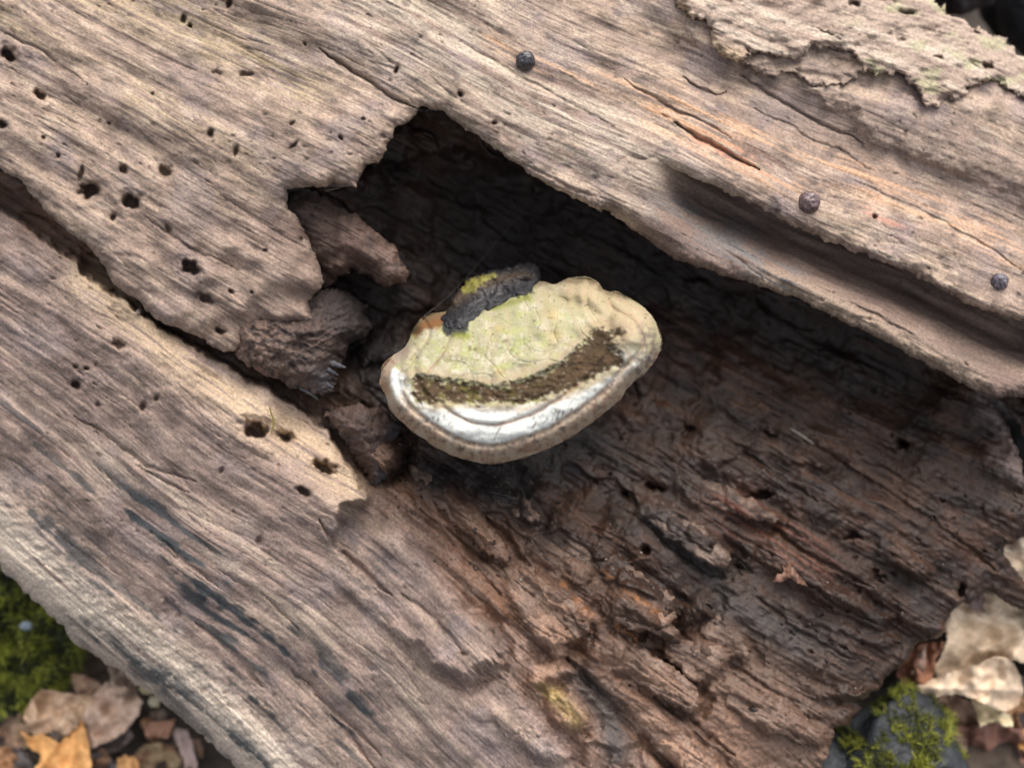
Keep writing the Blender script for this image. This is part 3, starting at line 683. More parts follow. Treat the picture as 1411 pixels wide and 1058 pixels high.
FRAG = [(448,572),(470,560),(496,556),(520,562),(540,576),(550,594),(547,612),(556,624),(552,640),(538,648),(530,662),(520,674),(510,664),(500,644),(484,622),(466,598)]
def frag_w(X, Y):
    s, t = grain(X, Y); d = sdf(FRAG, X, Y)
    return -74 + 22 * sm(0, 26, d) - 22 * sm(500, 556, X) + 8 * fbm(X / 30, Y / 22, 360, 4) + rough(X, Y, s, t, .6, 36) + sm(520, 545, X) * 2.4 * perlin((X - .4 * Y) / 30, (Y + .4 * X) / 5, 362) + 3 * fbm(X / 9, Y / 9, 363, 2)
def frag_col(X, Y):
    c = np.zeros(X.shape + (3,), F) + np.array((.085, .06, .05), F)
    c = mixc(c, (.06, .048, .045), sm(-.1, .5, fbm(X / 18, Y / 12, 364, 3)) * .8)
    return mixc(c, (.085, .095, .11), sm(520, 548, X + .25 * (Y - 600)) * .85)
a = relief('crumbling_chunk', FRAG, frag_w, frag_col, M_WOOD, log, (440, 545, 570, 685), 1.4, (5, 18, 366), 14, 22, 60, wet_c=.35, under=16)
a['label'] = 'brown crumbling piece with a bluish torn edge left of the fungus'

# loose splinters and slivers, each its own piece
def sliver(name, pts, wd, hts, col, label=None, mat=None):
    """tapered wooden splinter along a bent line, lens-shaped section"""
    P = np.asarray(pts, float); n = 14; tt = np.linspace(0, 1, n); seg = np.linspace(0, 1, len(P))
    px = np.interp(tt, seg, P[:, 0]); py = np.interp(tt, seg, P[:, 1]); ph = np.interp(tt, seg, np.interp(seg, np.linspace(0, 1, len(hts)), hts))
    V = []; Fc = []; k = 6
    for i in range(n):
        dx = px[min(i + 1, n - 1)] - px[max(i - 1, 0)]; dy = py[min(i + 1, n - 1)] - py[max(i - 1, 0)]; l = math.hypot(dx, dy) + 1e-6; nx, ny = -dy / l, dx / l
        r = wd * (math.sin(math.pi * min(max(tt[i] * .92 + .06, 0), 1))**.6) * (1 + .25 * math.sin(i * 2.3 + wd))
        for j in range(k):
            a_ = 2 * math.pi * j / k
            V.append((px[i] + nx * r * math.cos(a_), py[i] + ny * r * math.cos(a_), ph[i] + .55 * r * math.sin(a_)))
    for i in range(n - 1):
        for j in range(k): Fc.append((i * k + j, (i + 1) * k + j, (i + 1) * k + (j + 1) % k, i * k + (j + 1) % k))
    V = np.array(V); Vp = unproject(V[:, 0], V[:, 1], V[:, 2])
    s, t = grain(V[:, 0].astype(F), V[:, 1].astype(F))
    o = make_mesh(name, Vp, Fc, mat or M_WOOD, log, np.tile(np.array(col, F), (len(V), 1)), np.stack([s, t], -1), np.full(len(V), .3))
    if label: o['label'] = label
    return o
def hw(x, y): return float(heart_w(np.array([x], F), np.array([y], F))[0])
def sw(x, y): return float(sheet_w(np.array([x], F), np.array([y], F))[0])
for k in range(6):
    x0, y0 = 430 + k * 5.5, 546 - k * 8.5
    sliver('splinter', [(x0 - 22, y0 - 14), (x0, y0 - 3), (x0 + 9 + 5 * (k % 3), y0 + 5 - 2 * (k % 2))], 2.4 + .8 * (k % 3), [-70, -74, -88], (.10, .10, .11))
for (pts, wd, off, col) in (
    ([(188,432),(205,420),(226,421)], 6, 14, (.20, .165, .15)), ([(226,421),(244,427),(258,440)], 5, 12, (.12, .10, .09)), ([(250,436),(280,455),(312,478)], 5, 10, (.16, .13, .115)),
    ([(1088,590),(1105,600),(1122,612)], 2.2, 7, (.20, .17, .14)),
    ):
    sliver('splinter', pts, wd, [hw(*p) + off for p in pts], col)

# ------------------------------------------------------------------ the bracket fungus
fungus = empty('bracket_fungus', (0, 0, 0), 'bracket fungus with pale green cap, brown crust and white rim in the log hollow', 'fungus')
FUN = [(522,524),(526,506),(531,496),(545,489),(555,482),(562,474),(567,456),(574,446),(582,438),(599,430),(619,428),(640,420),(665,414),(700,404),(725,396),(748,386),(765,392),(780,385),(796,381),(808,380),(817,384),(826,392),(834,401),(848,401),(860,407),(874,413),(888,423),
    (898,434),(904,444),(911,462),(912,474),(908,488),(895,507),(884,517),(871,528),(862,540),(854,551),(843,562),(830,571),(803,591),(786,603),(769,612),(752,620),(735,626),(718,632),(701,636),(688,638),(677,639),(662,639),(650,636),(626,629),(612,623),(599,616),(583,605),(568,594),(555,584),(545,574),(538,566),(534,556),(532,545),(526,536)]
CRUST = [(565,533),(566,524),(575,516),(590,517),(606,521),(630,524),(655,527),(670,531),(690,530),(715,523),(741,515),(758,508),(772,500),(784,489),(795,478),(806,470),(815,456),(822,451),(838,454),(855,452),(863,458),(856,466),(846,472),(850,481),(860,490),(861,503),(852,508),(835,511),(820,522),(800,532),(775,541),(750,549),(735,555),(715,558),(690,555),(665,556),(640,556),(615,555),(595,558),(576,556),(568,547)]
WHITE_IN = [(538,510),(545,506),(560,520),(570,552),(600,563),(650,560),(700,562),(760,552),(820,530),(862,506),(885,498),(896,488),(890,497),(870,512),(852,528),(825,552),(790,577),(760,592),(730,602),(700,609),(672,612),(640,608),(610,595),(585,580),(560,565),(545,552),(536,535)]
FUN = chaikin(FUN, True)
def fun_w(X, Y):
    d = np.maximum(sdf(FUN, X, Y), 0)
    # cap plane comes towards the viewer going down; ridges follow the front rim
    v = (Y - 420) + .24 * (X - 690)
    w_ = -62 + .42 * v + 30 * np.sqrt(np.clip(1 - ((X - 700) / 230)**2, 0, 1)) 
    dome = np.clip(v / 215, 0, 1); w_ = w_ + 48 * np.maximum(np.sin(np.pi * dome), 0)**.8
    front = seg_dist(FRONT, X, Y, False)
    w_ = w_ - 66 * np.exp(-front / 9) + 6 * np.exp(-((front - 13) / 7)**2) - 5.0 * np.exp(-((front - 24) / 3.0)**2) + 3.5 * np.exp(-((front - 38) / 14)**2)
    w_ = w_ - 2.8 * np.exp(-((front - 52) / 2.6)**2) + 3.2 * np.exp(-((front - 60) / 6)**2)
    ring = front + 3 * perlin(X / 60, Y / 60, 300)
    w_ = w_ + 1.3 * np.sin(ring / 3.8) * sm(48, 70, front) * sm(250, 120, front)
    # crust band is a rough hollow between cap and rim
    jx, jy = jag(X, Y, 3, 9, 302); dc = sdf(CRUST, jx, jy)
    w_ = w_ - 6 * sm(-3, 4, dc) + sm(-1, 3, dc) * (2.0 * fbm(X / 16, Y / 9, 303, 3) + .7 * fbm(X / 5, Y / 5, 306, 2))
    # back edge tucks in, saddle between main cap and right lobe
    back = seg_dist(BACK, X, Y, False); w_ = w_ - 40 * np.exp(-back / 13)
    sad = seg_dist([(752,400),(780,415),(812,425),(830,440),(818,458)], X, Y, False); w_ = w_ - 10 * np.exp(-(sad / 9)**2)
    w_ = w_ + 12 * np.exp(-(((X - 800) / 30)**2 + ((Y - 400) / 18)**2)) + 24 * np.exp(-(((X - 872) / 36)**2 + ((Y - 455) / 42)**2))
    crease = seg_dist([(834,401),(842,425),(838,448)], X, Y, False); w_ = w_ - 12 * np.exp(-(crease / 8)**2)
    # left folds
    for k in range(4):
        ln = [(556 + 9 * k, 478 + 3 * k), (550 + 10 * k, 505), (560 + 9 * k, 535), (575 + 8 * k, 556)]
        w_ = w_ + (2.2 if k % 2 else -2.6) * np.exp(-(seg_dist(ln, X, Y, False) / 4)**2)
    notch = np.hypot(X - 529, Y - 540); w_ = w_ - 10 * np.exp(-(notch / 8)**2)
    w_ = w_ + 3.0 * fbm(X / 44, Y / 30, 305, 3) + .35 * fbm(X / 9, Y / 9, 308, 3)
    cr = np.abs(perlin(X / 46, Y / 30, 309)); w_ = w_ - 1.6 * np.exp(-(cr / .04)**2) * sm(60, 80, front)
    w_ = w_ + 2.6 * np.sin((back + 5 * perlin(X / 60, Y / 60, 311)) / 7.5) * sm(90, 60, back) * sm(4, 16, back)
    return w_
FRONT = [(567,458),(545,488),(524,510),(524,530),(533,555),(545,574),(568,594),(599,616),(626,629),(650,636),(677,639),(701,636),(735,626),(769,612),(803,591),(830,571),(854,551),(871,528),(895,507),(908,488),(912,470),(904,444),(888,423),(860,407)]
BACK = [(567,456),(582,438),(619,428),(665,414),(700,404),(748,386),(780,385),(817,384),(834,401),(860,407)]
FRONT = chaikin(FRONT, False); BACK = chaikin(BACK, False)
def fun_col(X, Y):
    n = fbm(X / 26, Y / 18, 310, 3); f = fbm(X / 6, Y / 6, 313, 2); front = seg_dist(FRONT, X, Y, False)
    ring = perlin((front + 4 * perlin(X / 50, Y / 50, 300)) / 5.5, X / 240, 315)
    c = np.zeros(X.shape + (3,), F) + np.array((.32, .305, .185), F)
    c = mixc(c, (.46, .43, .325), sm(-.1, .6, n + .5 * ring) * .7)
    c = mixc(c, (.33, .345, .135), sm(.0, .5, fbm(X / 18, Y / 12, 316, 3)) * .6 * sm(240, 120, np.hypot(X - 670, Y - 490)))    # algae tint
    c = mixc(c, (.33, .265, .17), sm(-.1, .4, ring) * .5)
    white_sp = sm(.25, .6, fbm(X / 5, Y / 5, 318, 2)) * np.exp(-(((X - 660) / 110)**2 + ((Y - 500) / 28)**2)); c = mixc(c, (.52, .50, .41), white_sp * .7)
    lobe = np.exp(-(((X - 862) / 46)**2 + ((Y - 445) / 46)**2)) + .9 * np.exp(-(((X - 800) / 40)**2 + ((Y - 402) / 22)**2)); c = mixc(c, (.38, .295, .19), lobe * .85)
    c = mixc(c, (.37, .26, .16), lobe * sm(0, .5, ring + .4 * n) * .5)
    c = mixc(c, (.58, .55, .47), np.exp(-(((X - 860) / 22)**2 + ((Y - 492) / 14)**2)) * .8)
    # brown specks
    c = mixc(c, (.12, .09, .06), sm(.62, .8, fbm(X / 7, Y / 4.5, 320, 2)) * .75)
    for (px, py, r) in ((651,481,7),(670,480,4),(704,482,3),(697,470,4),(728,470,3)):
        c = mixc(c, (.10, .075, .03), np.exp(-(((X - px) / r)**2 + ((Y - py) / (r * .6))**2)) * sm(-.4, .2, f) * .9)
    for (px, py, r) in ((688,452,7),(761,434,10),(766,463,10),(688,512,8)): c = mixc(c, (.42, .32, .14), np.exp(-(((X - px) / r)**2 + ((Y - py) / (r * .7))**2)) * .6)
    # rim: tan rolled margin, grey line, white growth zone, thin brown line
    fj = front + 2.5 * fbm(X / 22, Y / 22, 322, 2) ; low = sm(440, 520, Y - .0 * X)
    jx, jy = jag(X, Y, 2.5, 12, 324)
    wz = sm(-3, 2, sdf(WHITE_IN, jx, jy)); c = mixc(c, (.62, .63, .59), wz)
    c = mixc(c, (.44, .39, .32), wz * sm(.2, .7, fbm(X / 16, Y / 12, 339, 3)) * .35)
    stripe = sm(.15, .5, perlin(front / 4.2, X / 90, 326)) * wz * sm(38, 48, fj); c = mixc(c, (.55, .46, .38), stripe * .3)
    bl = np.exp(-((fj - 52) / 1.8)**2) * low * sm(560, 600, X) * sm(880, 780, X); c = mixc(c, (.27, .16, .11), bl * .9)
    ticks = sm(.25, .45, perlin((X + .5 * Y) / 4.2, (Y - .4 * X) / 11, 328)) * wz * sm(56, 44, fj) * sm(24, 32, fj) * sm(.05, .4, perlin(X / 24, Y / 24, 329) + .25 * sm(760, 800, X)); c = mixc(c, (.17, .15, .13), ticks * .95)
    c = mixc(c, (.20, .17, .15), sm(.6, .75, fbm(X / 6, Y / 6, 342, 2)) * wz * .5)
    rim = sm(30, 24, fj) * sm(600, 640, Y + .12 * X)
    rim = np.maximum(rim, sm(14, 9, fj) * sm(470, 495, Y)); 
    c = mixc(c, (.40, .31, .225), rim)
    c = mixc(c, (.25, .13, .09), rim * sm(.0, .45, f + .5 * n) * .6)
    c = mixc(c, (.14, .12, .11), sm(28, 18, front) * sm(850, 880, X) * sm(-.2, .3, fbm(X / 7, Y / 7, 343, 3)) * sm(430, 470, Y) * .7)
    c = mixc(c, (.10, .085, .08), rim * sm(.15, .5, fbm(X / 9, Y / 9, 338, 3)) * sm(4, 12, fj) * .75)
    c = mixc(c, (.52, .44, .34), rim * sm(0, .5, perlin(X / 20, Y / 20, 331)) * .5)
    gl = np.exp(-((fj - 23) / 4.0)**2) * sm(545, 560, Y + .12 * X); c = mixc(c, (.21, .17, .15), gl * sm(-.3, .4, f + n) * .6)
    tb = np.exp(-((sdf(CRUST, *jag(X, Y, 4, 14, 341)) + 6) / 5)**2); c = mixc(c, (.33, .25, .165), tb * .6)
    # crust
    dc = sdf(CRUST, *jag(X, Y, 5, 8, 333)); m = sm(-3, 5, dc - .3 + 4.5 * fbm(X / 17, Y / 9, 334, 2))
    cc = np.zeros(c.shape, F) + np.array((.066, .046, .027), F)
    cc = mixc(cc, (.11, .09, .032), sm(0, .5, n) * sm(800, 640, X)); cc = mixc(cc, (.055, .036, .026), sm(0, .5, f) * .7); cc = mixc(cc, (.105, .066, .04), sm(.1, .6, -n + .3 * f) * .6)
    cc = mixc(cc, (.42, .36, .28), sm(.35, .6, fbm(X / 9, Y / 5, 335, 2)) * .6 * sm(18, 4, dc))
    c = c * (1 - m[..., None]) + cc * m[..., None]
    # stains at the back: orange-brown left, olive black by the attachment
    jx, jy = jag(X, Y, 4, 10, 337)
    o1 = sm(-3, 4, sdf([(566,460),(580,436),(600,427),(622,430),(614,441),(606,452),(585,456),(574,464)], jx, jy)); c = mixc(c, (.19, .085, .035), o1 * .95)
    bk = seg_dist(BACK, X, Y, False); c = mixc(c, (.16, .12, .07), sm(9, 2, bk + 3 * fbm(X / 12, Y / 12, 344, 2)) * .7)
    o2 = sm(-2, 3, sdf([(606,448),(612,436),(630,428),(700,396),(736,392),(734,404),(706,412),(690,420),(668,428),(650,440),(648,450),(640,462),(622,463),(610,458)], jx, jy)); c = mixc(c, (.025, .027, .032), o2 * .95)
    c = mixc(c, (.18, .19, .04), spot(X, Y, [(628,463),(644,463)], 5) * .8 + spot(X, Y, [(680,425),(706,416),(728,410)], 4.5) * .7)
    c = mixc(c, (.30, .23, .18), np.exp(-(np.hypot((X - 556) / 12, (Y - 484) / 14))**2) * .8)
    c = mixc(c, (.38, .24, .14), spot(X, Y, [(525,528),(534,540)], 6) * .7)
    return c

def build_fungus():
    step = .95
    xs = np.arange(512, 922, step).astype(F); ys = np.arange(372, 648, step).astype(F); X, Y = np.meshgrid(xs, ys)
    jx, jy = jag(X, Y, 1.6, 20, 340); d = sdf(FUN, jx, jy); ins = d > 0
    cell = ins[:-1, :-1] | ins[1:, :-1] | ins[:-1, 1:] | ins[1:, 1:]
    gy, gx = np.gradient(d, ys, xs); gl = np.sqrt(gx * gx + gy * gy) + 1e-5; gx /= gl; gy /= gl
    mv = np.clip(np.where(d < 0, -d, 0), 0, 1.6); X2 = (X + gx * mv).astype(F); Y2 = (Y + gy * mv).astype(F)
    W = fun_w(X2.ravel(), Y2.ravel()).reshape(X.shape); Cc = fun_col(X2.ravel(), Y2.ravel()).reshape(X.shape + (3,))
    dd = np.maximum(d, 0); q = np.clip(1 - dd / 7, 0, 1); W = W - 7 * (1 - np.sqrt(np.maximum(1 - q * q, 0)))
    V = unproject(X2, Y2, W)
    # shared normals so that the joints between the parts do not show
    front = seg_dist(FRONT, X, Y, False); dcr = sdf(CRUST, *jag(X, Y, 5, 8, 333)); wz = sdf(WHITE_IN, *jag(X, Y, 2.5, 12, 324))
    part = np.zeros(X.shape, int); part[(front < 25) & (Y + .12 * X > 548) | (front < 12) & (Y > 480)] = 2; part[(wz > 0) & (part != 2)] = 1; part[dcr > 0] = 3
    pc = part[:-1, :-1]
    wv = to_world(V.reshape(-1, 3)).reshape(V.shape)
    Nn = np.cross(np.gradient(wv, axis=1), -np.gradient(wv, axis=0)); Nn /= np.linalg.norm(Nn, axis=-1, keepdims=True) + 1e-12
    idx = np.arange(X.size).reshape(X.shape)
    allf = np.stack([idx[:-1, :-1], idx[1:, :-1], idx[1:, 1:], idx[:-1, 1:]], -1)
    for k, nm in enumerate(('cap', 'white_margin', 'rolled_rim', 'brown_crust')):
        sel = cell & (pc == k); f = allf[sel]; u, inv = np.unique(f, return_inverse=True); f = inv.reshape(-1, 4)
        o = make_mesh(nm, V.reshape(-1, 3)[u], f, M_FUNGUS, fungus, Cc.reshape(-1, 3)[u])
        try: o.data.normals_split_custom_set_from_vertices(Nn.reshape(-1, 3)[u])
        except Exception as e: print('normals', e)
    # underside: pore surface running back and up to the wood
    f = allf[cell]; e = np.concatenate([f[:, [0, 1]], f[:, [1, 2]], f[:, [2, 3]], f[:, [3, 0]]]); key = np.minimum(e[:, 0], e[:, 1]).astype(np.int64) * X.size + np.maximum(e[:, 0], e[:, 1])
    u, inv, cnt = np.unique(key, return_inverse=True, return_counts=True); be = e[cnt[inv] == 1]; bv = np.unique(be); loc = np.full(X.size, -1); loc[bv] = np.arange(len(bv))
    bx, by, bw = X2.ravel()[bv], Y2.ravel()[bv], W.ravel()[bv]; tx, ty = 705., 425.
    VV = []; FF = []; CC = []; a, b = loc[be[:, 0]], loc[be[:, 1]]; n = len(bv)
    for r, (k, dep) in enumerate(((0, 0), (.03, .1), (.12, .25), (.3, .5), (.45, 1.0))):
        VV.append(unproject(bx + (tx - bx) * k, by + (ty - by) * k, bw * (1 - dep) + dep * -290)); CC.append(np.tile(np.array((.40, .32, .24) if r < 2 else (.26, .2, .15), F), (n, 1)))
        if r: FF.append(np.stack([(r - 1) * n + b, (r - 1) * n + a, r * n + a, r * n + b], -1))
    make_mesh('pore_underside', np.concatenate(VV), np.concatenate(FF), M_FUNGUS, fungus, np.concatenate(CC))
build_fungus()

# dark old growth behind the cap
KNOB = [(612,452),(606,440),(616,428),(624,410),(632,398),(645,384),(668,375),(690,370),(715,364),(738,362),(745,375),(742,392),(735,405),(712,415),(690,424),(668,434),(652,446),(648,458),(630,462)]
def knob_w(X, Y):
    d = np.maximum(sdf(KNOB, X, Y), 0)
    return -84 + 24 * np.sqrt(np.clip(d / 30, 0, 1)) + .35 * (Y - 410) + 46 * sm(396, 442, Y + .25 * (X - 680)) + 6 * fbm(X / 22, Y / 16, 350, 3) + 1.5 * fbm(X / 6, Y / 6, 353, 2)
def knob_col(X, Y):
    c = np.zeros(X.shape + (3,), F) + np.array((.014, .014, .017), F)
    jx, jy = jag(X, Y, 4, 9, 355)
    c = mixc(c, (.06, .042, .024), sm(-6, 10, sdf([(612,425),(640,385),(720,372),(735,380),(690,392),(650,410),(625,425)], X, Y)))
    c = mixc(c, (.085, .085, .09), spot(X, Y, [(655,410),(685,402)], 8) * sm(-.2, .3, fbm(X / 6, Y / 6, 356, 2)) * .9)
    m = sm(-1, 2, sdf([(634,398),(644,386),(660,380),(682,375),(686,379),(672,388),(662,396),(652,402),(638,406)], jx, jy))
    return mixc(mixc(c, (.24, .24, .045), m * .9), (.12, .10, .04), m * sm(0, .5, fbm(X / 9, Y / 6, 357, 3)) * .7)
a = relief('old_growth', KNOB, knob_w, knob_col, M_DARKKNOB, fungus, (595, 355, 755, 470), 1.2, (3, 10, 358), 9, 14, 150, wet_c=.6, under=6)
a['label'] = 'black older growth with an olive yellow patch behind the pale cap'

# ------------------------------------------------------------------ small things on the log
def ball(name, x, y, r, col, label, squash=.8, pit=True):
    n, k = 24, 32; V = []; Fc = []; h0 = sw(x, y)
    for i in range(n + 1):
        th = math.pi * i / n
        for j in range(k):
            ph = 2 * math.pi * j / k; V.append((math.sin(th) * math.cos(ph), math.sin(th) * math.sin(ph), math.cos(th)))
    V = np.array(V); nn = fbm((V[:, 0] * 2.4 + V[:, 2]).astype(F), (V[:, 1] * 2.4 - V[:, 2]).astype(F), 400 + int(x), 3)
    rr = r * (1 + .12 * nn)
    if pit:
        dd = np.linalg.norm(V - np.array([-.45, .42, .79]), axis=1); rr = rr - r * .16 * np.exp(-(dd / .16)**2)
    P = V * rr[:, None]; P[:, 2] *= squash
    for i in range(n):
        for j in range(k): Fc.append((i * k + j, (i + 1) * k + j, (i + 1) * k + (j + 1) % k, i * k + (j + 1) % k))
    base = unproject(np.array([x]), np.array([y]), np.array([h0 + r * squash * .55]))[0]
    c = np.tile(np.array(col, F), (len(V), 1)); c = mixc(c, tuple(min(1, v * 2.2 + .03) for v in col), sm(.0, .5, nn) * .6)
    o = make_mesh(name, P + base, Fc, M_BALL, None, c)
    tag(o, label, 'slime mould', 'small dark round balls on the upper wood')
ball('slime_mould_ball', 724, 84, 13.5, (.028, .026, .03), 'shiny blackish ball on the pale wood above the hollow')
ball('slime_mould_ball', 1115, 279, 15.5, (.10, .062, .062), 'mottled maroon ball near the edge of the upper sheet', .7, False)
ball('slime_mould_ball', 1378, 388, 12, (.075, .062, .075), 'dull purplish ball between orange spots near the right end of the upper sheet', .7, False)

# thin thread hanging across the hollow
def tube(name, pts, r, col, mat, parent=None):
    P = np.array(pts, float); k = 6; V = []; Fc = []
    for i in range(len(P)):
        d = P[min(i + 1, len(P) - 1)] - P[max(i - 1, 0)]; d /= np.linalg.norm(d) + 1e-9
        a_ = np.cross(d, [0.1, .2, 1]); a_ /= np.linalg.norm(a_) + 1e-9; b_ = np.cross(d, a_)
        for j in range(k): V.append(P[i] + r * (math.cos(2 * math.pi * j / k) * a_ + math.sin(2 * math.pi * j / k) * b_))
    for i in range(len(P) - 1):
        for j in range(k): Fc.append((i * k + j, i * k + (j + 1) % k, (i + 1) * k + (j + 1) % k, (i + 1) * k + j))
    return make_mesh(name, np.array(V), Fc, mat, parent, np.tile(np.array(col, F), (len(V), 1)))
pp = [(584 + 136 * u, 436 - 136 * u + 6 * math.sin(u * 5), -95 - 120 * u - 10 * math.sin(u * 3)) for u in np.linspace(0, 1, 24)]
pp = [unproject(np.array([a]), np.array([b]), np.array([c]))[0] for a, b, c in pp]
tag(tube('thread', pp, .4, (.07, .065, .06), M_THREAD), 'thin straight thread stretched across the dark hollow above the fungus', 'thread')
pp = [(374 + 3 * math.sin(u * 4), 596 - 34 * u, hw(374, 590) + 4 + 22 * u) for u in np.linspace(0, 1, 8)]
pp = [unproject(np.array([a]), np.array([b]), np.array([c]))[0] for a, b, c in pp]
tag(tube('moss_stalk', pp, 1.1, (.30, .26, .06), M_THREAD), 'tiny upright yellow moss stalk beside the worm holes in the cream streak', 'moss')

# ------------------------------------------------------------------ leaves
def leaf(name, outline, w0, tilt, curl, col, col2, label, cat='leaf', seed=0, mid=None, fold=None, group='dead leaves around the log', step=3.0, lobes=1.5):
    """a curled dead leaf: outline, base height, tilt (dx, dy), curl amplitude, veins raised along mid rib"""
    P = np.asarray(outline, float); x0, y0 = P.min(0) - 3; x1, y1 = P.max(0) + 3
    xs = np.arange(x0, x1 + step, step).astype(F); ys = np.arange(y0, y1 + step, step).astype(F); X, Y = np.meshgrid(xs, ys)
    d = sdf(outline, *jag(X, Y, lobes, 9, 500 + seed)); ins = d > 0; cell = ins[:-1, :-1] | ins[1:, :-1] | ins[:-1, 1:] | ins[1:, 1:]
    gy, gx = np.gradient(d, ys, xs); gl = np.sqrt(gx * gx + gy * gy) + 1e-5
    mv = np.clip(np.where(d < 0, -d, 0), 0, step * 1.5); X2 = X + gx / gl * mv; Y2 = Y + gy / gl * mv
    cx, cy = P.mean(0); L = max(x1 - x0, y1 - y0)
    W = w0 + tilt[0] * (X2 - cx) + tilt[1] * (Y2 - cy) + curl * 2.0 * fbm(X2 / (L * .42), Y2 / (L * .42), 510 + seed, 3) + .05 * curl * fbm(X2 / 12, Y2 / 12, 514 + seed, 2)
    dd = np.maximum(d, 0); W = W + curl * .9 * (.4 - np.abs(perlin(X2 / (L * .30), Y2 / (L * .30), 530 + seed)) * 2) + curl * .35 * (.4 - np.abs(perlin(X2 / (L * .13), Y2 / (L * .13), 532 + seed)) * 2)
    W = W + .35 * curl * np.exp(-dd / (L * .08)) * perlin(X2 / (L * .3), Y2 / (L * .3), 516 + seed) * 2
    if fold:
        for (pts, wd, h) in fold: W = W + h * np.exp(-(seg_dist(pts, X2, Y2, False) / wd)**2)
    c = np.zeros(X.shape + (3,), F) + np.array(col, F); n = fbm(X2 / 24, Y2 / 24, 520 + seed, 3); c = mixc(c, col2, sm(-.2, .5, n))
    c = mixc(c, tuple(v * .5 for v in col2), sm(.5, .85, fbm(X2 / 9, Y2 / 9, 523 + seed, 2)) * .4)
    if mid:
        dm = seg_dist(mid, X2, Y2, False); W = W + 3.0 * np.exp(-(dm / 2.4)**2) - 9 * np.exp(-(dm / 16)**2); c = mixc(c, tuple(min(1, v * 1.25) for v in col), np.exp(-(dm / 2.2)**2) * .9)
        m0, m1 = np.array(mid[0], float), np.array(mid[-1], float); ax_ = (m1 - m0) / np.linalg.norm(m1 - m0)
        al = (X2 - m0[0]) * ax_[0] + (Y2 - m0[1]) * ax_[1]; ac = np.abs(-(X2 - m0[0]) * ax_[1] + (Y2 - m0[1]) * ax_[0])
        ve = np.abs(((al - ac * .8) / (L * .11)) % 1 - .5); W = W + 1.4 * np.exp(-(ve / .07)**2); c = mixc(c, tuple(min(1, v * 1.2) for v in col), np.exp(-(ve / .06)**2) * .6)
    used = np.zeros(X.shape, bool); used[:-1, :-1] |= cell; used[1:, :-1] |= cell; used[:-1, 1:] |= cell; used[1:, 1:] |= cell
    idx = np.full(X.shape, -1, np.int32); idx[used] = np.arange(int(used.sum()))
    f = np.stack([idx[:-1, :-1], idx[1:, :-1], idx[1:, 1:], idx[:-1, 1:]], -1)[cell]
    o = make_mesh(name, unproject(X2[used], Y2[used], W[used]), f, M_LEAF, None, c[used])
    sol = o.modifiers.new('thickness', 'SOLIDIFY'); sol.thickness = .0005; sol.offset = -1
    return tag(o, label, cat, group)

# lower left
leaf('oak_leaf', [(25,1005),(34,1010),(44,1016),(56,1010),(70,1018),(84,1024),(92,1014),(103,1000),(112,992),(117,1004),(121,1018),(124,1040),(128,1066),(150,1090),(130,1130),(90,1150),(60,1130),(40,1100),(34,1080),(45,1062),(52,1052),(58,1040),(46,1034),(38,1028),(33,1016)],
     -292, (.05, .12), 10, (.66, .34, .12), (.5, .24, .08), 'bright orange lobed oak leaf with pointed tips at the lower left below the moss', seed=1, mid=[(92,1140),(100,1000)])
leaf('oak_leaf', [(160,1058),(161,1044),(168,1046),(172,1038),(178,1045),(182,1040),(190,1046),(193,1075),(185,1110),(165,1100)], -306, (0, .1), 5, (.55, .30, .12), (.45, .22, .08), 'small orange leaf tip between the pale leaves by the log foot', seed=2, mid=[(178,1105),(177,1045)])
leaf('dead_leaf', [(104,1010),(114,985),(126,962),(146,940),(164,946),(184,950),(196,966),(190,986),(176,1004),(152,1020),(126,1030),(112,1020)], -312, (.15, .1), 12, (.58, .42, .32), (.44, .30, .22), 'pale pinkish grey curled leaf in the middle of the lower left litter', seed=3, mid=[(120,1018),(175,958)], fold=[([(112,990),(150,1004)], 8, 9)])
leaf('dead_leaf', [(32,986),(42,966),(58,950),(80,954),(100,956),(120,956),(130,964),(118,986),(104,1002),(90,1012),(74,1006),(56,1012),(40,1008)], -318, (-.05, .25), 12, (.52, .36, .24), (.36, .23, .15), 'beige crumpled leaf right under the dark edge of the moss', seed=4, mid=[(45,995),(115,965)])
leaf('dead_leaf', [(148,945),(156,928),(172,912),(184,920),(190,938),(186,955),(172,962),(156,958)], -334, (.1, .2), 9, (.25, .18, .14), (.18, .12, .09), 'brown leaf tucked against the foot of the log above the pale leaf', seed=5)
leaf('dead_leaf', [(198,1006),(204,996),(222,994),(241,990),(238,1004),(230,1018),(214,1014),(200,1014)], -316, (.1, -.05), 5, (.36, .19, .12), (.28, .13, .08), 'flat reddish brown leaf scrap beside the log foot', seed=6)
leaf('dead_leaf', [(237,1010),(246,1002),(258,1007),(266,1026),(272,1056),(268,1090),(256,1080),(254,1050),(246,1030)], -322, (.2, .05), 7, (.45, .33, .29), (.36, .25, .22), 'narrow pinkish leaf standing along the dark gap beside the log', seed=7, mid=[(262,1085),(246,1008)])
leaf('dead_leaf', [(188,1058),(186,1038),(200,1026),(222,1022),(240,1030),(250,1046),(252,1080),(230,1110),(196,1100)], -330, (0, .08), 8, (.28, .20, .11), (.22, .11, .07), 'olive brown leaf with a red edge between the orange tip and the pink leaf', seed=8, mid=[(220,1100),(222,1026)])
leaf('dead_leaf', [(110,1022),(130,1024),(156,1012),(176,1002),(184,1014),(168,1030),(140,1044),(118,1048)], -338, (.05, .1), 8, (.19, .14, .12), (.09, .07, .065), 'dark grey brown rotting leaf between the orange oak leaf and the pale leaf', seed=9)
